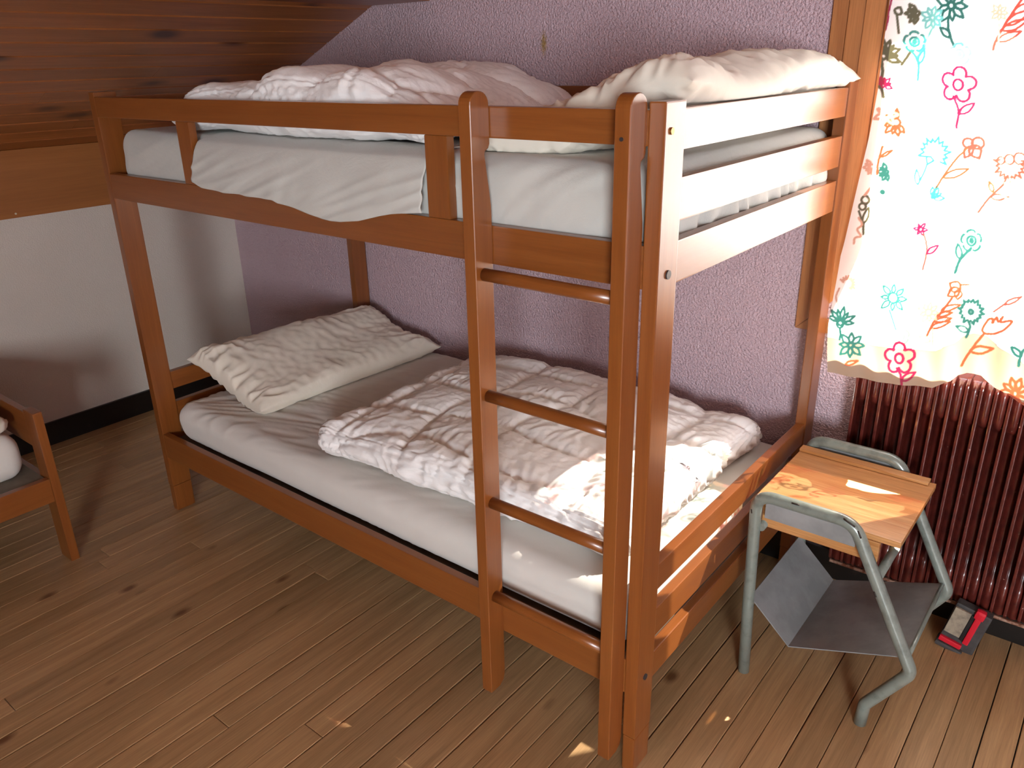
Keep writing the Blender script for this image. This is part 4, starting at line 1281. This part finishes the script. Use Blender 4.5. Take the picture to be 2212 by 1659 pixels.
(0,13,[329,591,328,589,326,588,324,589,321,589,319,590,316,592,314,594,313,596,312,597,312,599]),
(0,13,[308,607,306,608,305,610,304,612,304,615,304,618,304,621,305,623,306,625,307,627,309,627]),
(0,13,[314,633,314,635,315,637,316,638,319,639,321,640,324,640,326,640,329,639,330,638,331,636]),
(0,15,[330,596,329,595,328,592,326,589,323,586,321,582,319,579,317,576,316,573,314,571,313,570,313,569,312,567,311,566,311,565,310,563,310,561,309,558,308,554,308,550,307,545,307,541,307,537,306,533,306,531]),
(0,12,[310,565,312,570,312,575,312,579,311,583,309,587,307,591,304,595,302,599,298,602,298,602,298,598,297,593,297,588,297,584,298,580,300,576,302,572,305,569,310,565]),
(1,9,[225,716,228,719,229,723,229,726,228,729,226,733,224,736,222,739,222,739,221,736,219,732,219,729,219,726,220,722,222,719,225,716]),
(1,9,[227,716,231,717,234,719,235,722,236,725,236,729,236,733,235,737,235,737,232,735,229,733,227,730,225,728,224,724,225,720,227,716]),
(1,9,[228,715,231,714,235,714,237,715,239,717,241,719,242,722,243,725,243,725,240,725,237,725,234,724,232,723,230,722,228,719,228,715]),
(1,9,[228,713,232,709,235,707,239,707,242,707,246,709,249,711,252,713,252,713,249,715,245,717,241,719,238,719,235,719,231,717,228,713]),
(1,9,[228,714,228,713,227,712,227,711,225,711,224,711,224,712,223,713,223,714,224,715,225,716,226,716,227,716,228,715,228,714]),
(5,9,[454,534,456,532,458,531,460,530,462,531,464,532,466,533,468,534,468,534,465,536,463,537,461,537,459,538,457,537,456,536,454,534]),
(5,9,[452,529,452,525,453,523,455,521,457,519,459,518,461,517,463,516,463,516,463,519,462,521,461,524,460,526,458,527,455,528,452,529]),
(5,9,[448,527,446,526,445,524,444,522,445,520,445,518,446,516,447,514,447,514,448,516,449,517,450,519,450,521,450,523,449,525,448,527]),
(5,9,[443,530,440,532,437,532,435,531,433,529,432,527,431,525,430,522,430,522,432,522,435,522,437,522,440,523,441,525,443,527,443,530]),
(5,9,[442,536,441,539,440,540,438,541,437,542,435,542,433,542,431,541,431,541,432,540,434,538,435,537,437,536,438,535,440,535,442,536]),
(5,9,[446,540,447,543,447,546,447,548,446,551,444,553,442,555,440,557,440,557,439,554,439,551,439,549,440,546,441,544,443,542,446,540]),
(5,9,[451,539,453,539,455,540,456,542,457,543,457,545,457,548,457,550,457,550,455,549,454,548,452,547,451,546,450,544,450,542,451,539]),
(5,9,[454,534,454,531,453,529,451,527,448,527,446,528,443,530,442,533,442,536,443,538,445,540,448,540,450,539,453,537,454,534]),
(0,13,[55,372,51,376,48,379,43,381,39,382,35,382,30,382,25,382,25,382,29,379,33,376,37,374,41,372,45,371,50,371,55,372]),
(0,13,[56,375,55,381,52,385,49,388,45,391,41,393,37,395,32,397,32,397,34,393,37,388,39,384,42,381,46,378,51,376,56,375]),
(0,13,[59,377,60,381,60,385,58,389,56,392,54,395,51,398,48,401,48,401,48,397,49,393,49,390,50,386,52,383,55,380,59,377]),
(0,13,[62,377,66,382,68,386,68,391,68,396,67,401,65,406,63,411,63,411,61,406,59,402,58,397,57,392,58,387,59,383,62,377]),
(0,13,[66,376,69,378,72,381,74,383,76,387,76,390,77,394,77,398,77,398,74,395,72,393,69,390,67,388,66,384,65,381,66,376]),
(0,13,[68,374,74,374,79,375,83,377,86,380,89,384,92,388,95,392,95,392,90,391,85,390,81,388,76,386,73,383,70,379,68,374]),
(0,13,[69,371,74,369,78,368,82,368,86,369,89,370,93,372,96,374,96,374,92,375,88,376,84,377,80,377,76,376,73,374,69,371]),
(0,13,[69,371,69,368,68,365,65,363,62,363,59,364,56,366,55,369,55,372,56,375,59,377,62,377,65,377,68,374,69,371]),
(0,12,[71,367,71,363,69,359,66,357,62,356,58,357,55,360,53,363,53,367,55,371,58,373,62,374,66,373,69,370,71,367]),
(0,14,[64,355,64,354,65,353,65,351,66,349,67,347,67,345,68,343,68,341,69,339,69,336,69,334,69,332,69,330,69,328,69,326,69,325]),
(0,13,[107,316,111,313,115,311,119,311,123,312,126,314,130,316,134,319,134,319,130,321,125,323,121,324,118,324,114,323,110,321,107,316]),
(0,13,[105,312,106,305,108,301,111,298,114,295,118,294,123,293,128,292,128,292,126,297,124,302,122,306,119,309,116,311,111,312,105,312]),
(0,13,[101,309,98,305,97,301,97,298,98,294,99,291,101,287,104,283,104,283,105,288,107,291,108,295,108,299,107,303,105,306,101,309]),
(0,13,[97,311,91,310,86,308,83,305,80,300,79,296,78,290,77,284,77,284,82,287,87,289,91,291,94,295,97,299,98,304,97,311]),
(0,13,[95,315,91,318,88,320,84,320,81,319,78,317,75,315,71,312,71,312,75,311,79,309,82,308,85,308,89,309,92,311,95,315]),
(0,13,[96,320,96,326,93,331,90,334,87,336,82,338,77,339,72,339,72,339,74,335,76,330,78,326,81,322,85,320,90,319,96,320]),
(0,13,[100,322,103,326,105,330,105,334,104,337,102,341,100,344,97,348,97,348,95,344,94,340,93,336,93,332,94,329,96,325,100,322]),
(0,13,[105,320,110,321,114,323,117,326,119,329,120,333,121,338,121,342,121,342,117,341,113,339,110,337,107,334,105,331,104,326,105,320]),
(0,13,[107,317,107,314,105,312,103,310,101,309,98,310,96,312,95,314,95,317,96,320,98,321,101,322,104,321,106,319,107,317]),
(4,11,[95,260,100,259,103,259,107,260,110,262,114,264,116,266,119,269,122,272,125,275,125,275,121,275,117,274,114,274,110,273,107,272,103,270,100,268,98,264,95,260]),
(1,9,[191,453,195,450,198,449,201,448,205,449,208,451,210,452,213,455,213,455,210,456,206,458,203,459,200,459,197,458,194,457,191,453]),
(1,9,[189,444,190,439,191,436,194,433,197,431,201,430,205,429,209,428,209,428,207,432,205,436,203,439,201,442,198,444,194,445,189,444]),
(1,9,[181,440,179,437,178,434,178,431,179,429,180,426,182,423,184,421,184,421,185,424,186,426,187,429,187,432,186,435,184,438,181,440]),
(1,9,[172,443,166,443,162,441,160,439,158,435,157,431,156,427,156,423,156,423,160,424,164,426,168,428,170,430,172,433,173,438,172,443]),
(1,9,[167,451,164,454,161,455,158,455,155,455,153,453,151,452,148,450,148,450,151,449,154,447,157,447,160,446,162,447,165,448,167,451]),
(1,9,[169,460,168,466,166,469,163,472,160,474,156,476,152,477,147,478,147,478,149,473,151,469,153,466,156,463,159,461,164,460,169,460]),
(1,9,[177,464,179,468,180,471,180,474,179,476,178,479,176,482,174,485,174,485,172,482,171,479,170,476,171,473,171,470,173,467,177,464]),
(1,9,[186,461,191,462,194,463,196,465,198,468,199,471,199,475,199,479,199,479,196,477,193,476,190,474,187,472,186,470,185,466,186,461]),
(1,9,[191,454,191,449,189,444,184,441,179,440,174,442,169,445,167,450,167,456,169,461,173,464,179,464,184,463,188,459,191,454]),
(1,8,[177,421,204,377]),
(6,11,[228,365,228,361,227,357,223,355,220,354,216,355,213,358,211,362,211,366,213,369,216,372,219,372,223,371,226,368,228,365]),
(6,13,[222,363,222,362,221,361,221,360,220,360,219,360,218,361,217,363,217,364,218,365,218,366,219,366,220,366,221,365,222,363]),
(6,11,[228,378,230,379,231,378,233,377,234,376,236,374,237,372,238,370,238,368,238,366,237,365]),
(6,11,[237,358,238,357,238,355,238,354,237,352,235,350,234,348,232,346,231,346,229,346,228,346]),
(6,11,[221,345,220,343,219,343,217,343,215,343,213,344,211,345,209,346,207,348,207,349,207,351]),
(6,11,[203,357,202,357,201,358,200,360,199,362,199,365,200,367,200,369,201,371,202,372,203,372]),
(6,11,[207,377,207,379,208,380,210,381,211,382,214,383,216,384,218,384,220,383,221,382,222,381]),
(4,12,[327,493,326,500,324,505,322,508,319,510,316,511,312,510,308,509,304,507,300,505,300,505,302,500,304,496,306,492,308,488,311,486,314,485,318,486,322,488,327,493]),
(4,12,[324,495,318,497,313,497,310,496,307,494,305,491,304,488,304,483,303,479,303,474,303,474,308,474,312,474,316,475,320,476,323,477,325,480,326,483,326,488,324,495]),
(4,10,[325,492,320,490,318,488,317,485,316,483,317,480,319,478,321,475,323,472,326,470,326,470,328,472,330,474,332,477,333,479,334,482,334,484,332,487,329,490,325,492]),
(4,10,[324,505,344,509]),
(4,12,[313,470,312,468,311,465,310,462,308,459,307,455,305,451,303,447,302,443,300,439,298,435,296,430,294,426,292,421,289,417,288,412,286,408,285,404,284,399,283,394,282,389,281,385,280,381,280,378,279,375]),
(4,11,[297,438,303,437,308,438,313,440,317,442,321,445,325,448,329,451,333,455,336,459,336,459,331,458,326,457,321,456,316,454,311,452,307,450,303,447,299,443,297,438]),
(4,11,[291,425,295,424,299,424,303,425,307,426,310,428,314,430,317,432,320,435,323,437,323,437,319,437,315,437,311,436,307,436,303,435,300,433,297,431,293,428,291,425]),
(4,11,[288,411,293,410,297,410,302,410,306,412,310,413,313,416,317,418,321,421,324,424,324,424,320,423,315,423,311,423,306,422,302,421,298,419,294,417,291,414,288,411]),
(4,11,[283,393,289,393,294,394,299,396,304,398,308,401,312,404,316,408,319,411,323,415,323,415,318,414,312,413,307,412,302,410,298,408,293,406,289,403,286,399,283,393]),
(0,13,[383,451,393,447,383,443,388,437,381,435,383,427,376,430,376,419,368,427,365,422,360,427,353,420,353,431,346,430,347,437,339,439,343,445,333,450,343,453,340,459,345,461,341,471,351,467,352,474,358,469,362,476,366,469,373,476,374,465,380,466,380,459,389,459,383,451]),
(0,16,[368,448,368,446,367,444,366,443,364,442,362,443,360,444,359,446,359,449,360,450,361,452,363,452,365,451,367,450,368,448]),
(0,13,[361,427,362,426,363,424,364,423,366,420,367,418,369,416,370,413,370,411,370,408,370,405,370,401,369,398,369,395,368,392,368,389,367,387]),
(0,12,[369,401,366,405,363,408,360,410,356,411,353,411,349,411,346,410,342,409,338,408,338,408,342,405,345,403,348,401,351,399,355,398,358,397,362,398,365,399,369,401]),
(4,12,[406,403,404,404,402,405,400,406,398,408,398,411,398,415,399,420,401,426,403,431,404,435,406,437,408,439,410,439,412,440,413,439,414,438,415,436,415,433,415,430,416,430,417,432,417,435,418,439,420,442,421,444,422,443,423,441,424,438,426,435,427,434,429,435,430,438,431,442,433,445,433,446,433,445,432,442,431,438,430,435,431,434,435,434,441,436,447,438,452,439,454,438,454,436,452,431,449,426,445,420,442,416,438,413,434,411,430,408,426,406,422,405,418,404,414,404,411,403,408,403,406,403]),
(4,13,[404,403,403,401,401,398,400,395,398,391,397,388,395,384,393,380,391,376,390,372,388,367,386,362,384,358,383,353,381,349,379,344,378,340,377,337,376,333,375,330,374,327,374,324,373,321,373,319,372,317]),
(4,13,[383,356,390,353,396,352,402,353,407,354,412,356,417,360,421,363,426,367,430,371,430,371,424,372,418,372,412,372,407,372,401,371,396,369,391,366,387,362,383,356]),
(3,14,[237,308,237,302,235,297,232,294,227,293,223,295,219,299,217,304,217,310,219,315,223,318,227,319,232,317,235,313,237,308]),
(3,14,[260,313,259,310,257,308,255,306,253,304,249,302,252,300,254,298,256,295,257,292,257,289,257,286,257,283,256,281,255,278,254,276,252,274,250,273,248,272,246,271,243,271,241,272,238,273,236,275,233,277,231,281,230,276,229,273,227,270,225,268,222,267,220,266,218,265,215,265,213,266,211,267,209,268,207,270,206,273,205,275,204,278,204,281,204,285,205,288,206,292,207,294,203,294,200,295,198,296,195,298,194,300,192,303,191,305,190,308,190,311,190,313,191,316,192,318,194,320,195,322,198,324,200,325,203,325,206,325,209,324,210,325,209,329,209,332,209,335,210,338,211,341,213,343,214,344,216,346,219,347,221,347,223,347,226,346,228,345,230,344,232,342,234,340,235,337,236,334,236,330,238,330,241,332,244,333,246,333,249,333,251,332,254,331,256,330,257,328,259,326,260,323,260,321,261,318,261,315,260,313]),
(3,13,[226,278,227,277,228,275,230,274,232,272,233,270,235,267,237,265,238,262,239,259,240,255,241,251,242,247,243,243,244,239,244,236,245,234]),
(3,12,[243,248,248,248,253,249,256,251,259,254,262,257,264,261,266,265,268,270,270,275,270,275,266,273,261,272,257,271,254,269,250,266,248,263,245,259,244,254,243,248]),
(4,14,[504,271,509,267,513,266,516,266,520,267,523,269,527,272,530,276,530,276,526,278,522,280,518,281,514,281,511,280,507,277,504,271]),
(4,14,[504,267,506,260,508,255,512,252,515,251,520,250,524,250,529,250,529,250,526,255,524,260,521,264,517,267,514,269,509,269,504,267]),
(4,14,[501,263,500,258,500,253,501,249,503,246,505,243,509,240,512,237,512,237,512,242,512,247,512,251,511,255,509,258,506,261,501,263]),
(4,14,[497,262,492,258,489,253,488,248,488,243,489,237,491,231,493,225,493,225,496,230,499,235,501,240,502,245,502,250,501,256,497,262]),
(4,14,[493,265,489,265,485,264,483,261,481,258,480,254,478,250,478,245,478,245,481,247,485,248,488,249,491,252,492,255,494,259,493,265]),
(4,14,[492,269,487,274,482,276,478,276,474,274,470,272,466,268,462,264,462,264,467,262,471,260,476,259,480,259,484,260,488,263,492,269]),
(4,14,[492,274,491,280,488,284,485,287,482,288,478,289,474,289,470,289,470,289,472,284,475,280,477,277,480,274,483,273,487,272,492,274]),
(4,14,[495,278,497,284,497,289,495,293,493,297,490,301,486,304,483,307,483,307,482,301,482,296,483,291,484,287,486,283,490,280,495,278]),
(4,14,[499,278,504,282,506,287,507,291,507,296,506,301,504,306,503,311,503,311,500,307,497,303,495,299,494,294,494,289,495,284,499,278]),
(4,14,[503,276,507,276,511,277,513,279,515,283,517,287,518,291,519,295,519,295,515,294,511,293,508,292,505,289,503,286,502,282,503,276]),
(4,14,[504,272,504,268,503,265,501,263,498,262,495,263,493,266,492,269,492,272,493,276,495,278,498,279,501,278,503,275,504,272]),
(0,14,[491,363,489,367,488,371,485,374,483,376,480,377,477,378,474,379,470,379,467,379,467,379,468,376,470,373,472,370,475,367,477,365,480,363,483,362,486,362,491,363]),
(0,14,[493,379,493,377,492,376,492,373,491,371,491,368,491,366,490,363,490,360,490,358,490,355,490,352,490,349,490,346,491,344,491,342,491,340]),
(5,9,[276,430,279,428,282,427,284,427,286,427,288,429,290,430,292,432,292,432,290,433,287,434,285,435,283,435,280,434,278,433,276,430]),
(5,9,[276,426,276,422,278,419,280,418,282,417,285,416,288,416,291,415,291,415,289,418,288,421,286,423,284,425,282,426,279,426,276,426]),
(5,9,[272,423,271,420,270,418,271,416,272,414,273,412,275,410,277,409,277,409,277,411,278,413,278,416,277,418,276,420,275,421,272,423]),
(5,9,[267,423,264,422,261,420,260,418,260,415,260,412,260,409,261,406,261,406,263,407,265,409,267,411,269,414,269,416,269,419,267,423]),
(5,9,[263,427,261,428,259,428,257,427,255,426,254,425,253,423,252,421,252,421,254,421,256,420,258,421,260,421,262,422,263,424,263,427]),
(5,9,[263,432,260,435,258,437,255,438,253,439,250,438,247,438,244,437,244,437,246,434,249,432,251,431,254,429,257,429,259,430,263,432]),
(5,9,[265,436,265,439,265,441,264,443,262,445,260,446,258,447,255,448,255,448,256,446,256,443,257,441,258,439,260,437,262,436,265,436]),
(5,9,[269,437,272,439,273,441,273,444,273,446,272,449,271,451,269,454,269,454,268,451,267,449,266,447,266,444,266,442,267,440,269,437]),
(5,9,[274,435,278,435,280,436,282,437,283,439,284,442,285,444,285,447,285,447,282,447,280,446,277,445,276,443,274,441,274,438,274,435]),
(5,9,[276,431,276,428,275,425,273,423,270,423,267,423,264,426,263,429,263,432,264,435,266,436,269,437,272,436,275,434,276,431]),
(5,10,[290,362,287,366,284,368,281,370,278,371,275,371,271,371,268,370,264,369,261,368,261,368,264,365,267,363,270,361,273,359,276,358,279,357,283,358,286,359,290,362]),
(5,8,[288,392,297,353]),
(2,9,[412,456,431,477]),
(2,9,[430,474,434,475,439,476,442,477,446,480,449,482,452,485,455,489,457,492,460,496,460,496,456,494,452,493,448,492,444,490,440,488,437,486,434,483,432,479,430,474]),
(5,11,[46,473,37,479,47,477,43,484,50,481,49,489,55,482,56,491,59,482,64,487,64,480,72,485,67,477,75,477,69,473,77,470,69,468,78,462,68,464,71,458,64,461]),
(5,10,[39,456,38,454,38,451,37,448,36,445,36,441,35,438,35,434,36,431,37,428,39,424,41,421,43,418,45,415,47,412,49,410,50,408]),
(6,9,[360,491,362,493,364,496,366,500,369,505,372,509,374,513,375,516,376,518,376,519,374,520,372,519,369,519,367,518,364,517,362,516,361,516])]

INK = [(0.10, 0.24, 0.21), (0.13, 0.36, 0.33), (0.56, 0.17, 0.13), (0.50, 0.07, 0.15), (0.56, 0.19, 0.11), (0.70, 0.47, 0.37), (0.40, 0.54, 0.44), (0.20, 0.19, 0.13), (0.30, 0.54, 0.51)]
xs = np.concatenate([np.arange(2.02, 2.57, 0.0018), np.linspace(2.572, 3.24, 60)])
zs_n = 620
left_z = np.array([0.70, 0.86, 1.04, 1.21, 1.35, 1.46, 1.60, 2.15])
left_x = np.array([2.055, 2.032, 2.024, 2.039, 2.052, 2.057, 2.055, 2.056])
hx_ = np.array([2.02, 2.06, 2.11, 2.18, 2.295, 2.336, 2.354, 2.374, 2.405, 2.439, 2.49, 2.53, 2.548, 2.558, 2.595, 2.62, 2.64, 2.90, 3.0, 3.24])
hz_ = np.array([0.728, 0.726, 0.728, 0.730, 0.743, 0.770, 0.792, 0.802, 0.801, 0.776, 0.752, 0.735, 0.752, 0.782, 0.790, 0.776, 0.745, 0.74, 0.76, 0.74])
S, Tt = np.meshgrid(xs, np.linspace(0, 1, zs_n), indexing='ij')
Zb = np.interp(S, hx_, hz_)
Zc = Zb + (2.12 - Zb) * Tt ** 1.0
# the cloth narrows towards the rail at the top
lx = np.interp(Zc, left_z, left_x)
Xc = lx + (S - xs[0]) * (3.24 - lx) / (3.24 - xs[0])
hang = sst(0.78, 1.10, Zc)
fold_a = (0.006 + 0.008 * sst(0.8, 1.6, Zc)) * (0.25 + 0.75 * sst(2.06, 2.20, Xc))
ph = S * 34 + 1.2 * np.sin(Zc * 2.0 + S * 4)
Yc = 0.925 + 0.074 * hang + fold_a * np.sin(ph) * (0.5 + 0.5 * hang)
Yc = Yc + 0.003 * np.sin(S * 90 + Zc * 8) * (1 - hang)
Pc = np.stack([Xc.ravel(), Yc.ravel(), Zc.ravel()], 1)
ctn = thing('curtain', 'thin white curtain printed with coloured line-drawn flowers, backlit', 'curtain', (2.6, 0.95, 0.73))
cme = np_mesh('printed_cloth', Pc, grid_quads(len(xs), zs_n))
base_c = np.array([0.94, 0.92, 0.89])
colr = np.tile(base_c, (len(Pc), 1))
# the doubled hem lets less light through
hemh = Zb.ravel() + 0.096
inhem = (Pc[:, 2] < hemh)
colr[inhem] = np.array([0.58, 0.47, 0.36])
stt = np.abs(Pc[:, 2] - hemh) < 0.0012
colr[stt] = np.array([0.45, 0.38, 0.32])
GX, GZ = Xc, Zc
flatx, flatz = Pc[:, 0], Pc[:, 2]
near = np.where(flatx < 2.62)[0]
nxz = np.stack([flatx[near], flatz[near]], 1)
order = np.argsort(nxz[:, 1])
srt_z = nxz[order, 1]
for (ci, w10, arr) in FLOWERS:
    p = np.array(arr, float).reshape(-1, 2) / 1000.0 + np.array([2.0, 0.5])
    hw_ = 0.0022 * w10 / 10.0
    z0_, z1_ = p[:, 1].min() - 0.006, p[:, 1].max() + 0.006
    a, b = np.searchsorted(srt_z, z0_), np.searchsorted(srt_z, z1_)
    sel = order[a:b]
    q = nxz[sel]
    m = (q[:, 0] > p[:, 0].min() - 0.006) & (q[:, 0] < p[:, 0].max() + 0.006)
    sel, q = sel[m], q[m]
    if len(sel) == 0:
        continue
    dmin = np.full(len(q), 9.0)
    for A, B in zip(p[:-1], p[1:]):
        d = B - A
        l2 = max(d @ d, 1e-12)
        t = np.clip(((q - A) @ d) / l2, 0, 1)
        e = q - A - t[:, None] * d
        dmin = np.minimum(dmin, np.sqrt((e * e).sum(1)))
    k_ = 1 - sst(hw_ - 0.0007, hw_ + 0.0011, dmin)
    gi = near[sel]
    colr[gi] = colr[gi] * (1 - k_[:, None]) + np.array(INK[ci]) * k_[:, None]
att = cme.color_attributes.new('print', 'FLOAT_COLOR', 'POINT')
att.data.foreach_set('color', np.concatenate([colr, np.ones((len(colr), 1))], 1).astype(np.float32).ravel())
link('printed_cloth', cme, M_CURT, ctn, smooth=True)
tube('curtain_rod', [(2.0, 0.985, 2.13), (2.4, 0.985, 2.13), (2.9, 0.985, 2.13), (3.3, 0.985, 2.13)], 0.009, M_BRASS, ctn, 12)

# ------------------------------------------------------------------ small grey and red box on the floor
rb = thing('plastic_box', 'small dark grey and red plastic box with beige face below the radiator', 'box', (2.50, 0.92, 0))
tilt = Matrix.Translation((2.452, 0.905, 0.004)) @ Matrix.Rotation(math.radians(11), 4, 'Y')


def tb(name, x0, x1, y0, y1, z0, z1, mat, bev=0.003):
    bm_ = bmesh.new()
    bm_box(bm_, x0, x1, y0, y1, z0, z1, bev)
    bmesh.ops.transform(bm_, matrix=tilt, verts=bm_.verts)
    return link(name, bm_mesh(bm_, name), mat, rb)


tb('body', 0.0, 0.090, 0.006, 0.036, 0.004, 0.150, M_GREYP, 0.006)
tb('pad', 0.002, 0.043, -0.001, 0.007, 0.050, 0.138, M_PAD, 0.002)
tb('black_slot', 0.044, 0.053, 0.001, 0.008, 0.044, 0.135, M_BLACK, 0.001)  # black strip between pad and red arm
tb('red_arm', 0.054, 0.069, -0.004, 0.010, 0.040, 0.135, M_REDP, 0.004)
tb('red_knob', 0.048, 0.074, -0.006, 0.014, 0.132, 0.162, M_REDP, 0.009)
tb('red_foot', 0.000, 0.058, -0.004, 0.008, 0.016, 0.032, M_REDP, 0.004)
tb('base', -0.004, 0.066, -0.008, 0.034, 0.0, 0.014, M_GREYP, 0.005)

# ------------------------------------------------------------------ low single bed by the knee wall
sb = thing('single_bed', 'low orange wooden single bed standing against the knee wall', 'bed', (-0.44, -1.35, 0))
BX0, BX1, BY0, BY1 = XK + 0.03, 0.045, -1.9, -0.372
for (x0, x1) in ((BX0, BX0 + 0.075), (BX1 - 0.075, BX1)):
    box('post', x0, x1, BY1 - 0.028, BY1, 0.0, 0.549, M_BZ, sb, 0.003)
    box('post', x0, x1, BY0, BY0 + 0.028, 0.0, 0.549, M_BZ, sb, 0.003)
for xx in (BX0, BX1 - 0.024):
    box('side_rail', xx, xx + 0.024, BY0 + 0.028, BY1 - 0.028, 0.236, 0.319, M_BY, sb, 0.003)
for yy in (BY0 + 0.002, BY1 - 0.026):
    for (z0, z1) in ((0.415, 0.535), (0.235, 0.300)):
        box('end_rail', BX0 + 0.075, BX1 - 0.075, yy, yy + 0.022, z0, z1, M_BX, sb, 0.003)
box('mattress_base', BX0 + 0.024, BX1 - 0.024, BY0 + 0.03, BY1 - 0.03, 0.296, 0.312, M_SLAT, sb, 0.001)
m3 = thing('mattress', 'white mattress on the low single bed by the knee wall', 'mattress', (-0.46, -1.1, 0.313))
soft_box('fitted_sheet', (BX0 + 0.03, BY0 + 0.04, 0.313), (-0.035, -0.425, 0.470), (0.05, 0.05, 0.06), 0.015, sheet_disp(0.003, 0.003, 21.0), M_SHEET, m3)
d3 = thing('bedding', 'crumpled cream bedding lying on the low single bed', 'bedding', (-0.46, -1.0, 0.473))


def d3_shape(P, N):
    Q = P.copy()
    Q[:, 0] += 0.03 * noise(P * np.array([2.0, 8.0, 3.0]) + 2)
    Q[:, 1] += 0.02 * noise(P * np.array([6.0, 3.0, 3.0]) + 5)
    return Q


o3 = soft_box('cover', (BX0 + 0.06, -1.6, 0.473), (-0.045, -0.432, 0.525), (0.03, 0.03, 0.026), 0.009, quilt_disp(-0.5, -0.5, 0.3, 0.25, 0.01, 12.0, 0.006, 0.006), M_PILLOW, d3, d3_shape)
co = np.zeros(len(o3.data.vertices) * 3, np.float32)
o3.data.vertices.foreach_get('co', co)
co = co.reshape(-1, 3)
co[:, 2] = np.maximum(co[:, 2], 0.475)
o3.data.vertices.foreach_set('co', co.ravel())
o3.data.update()
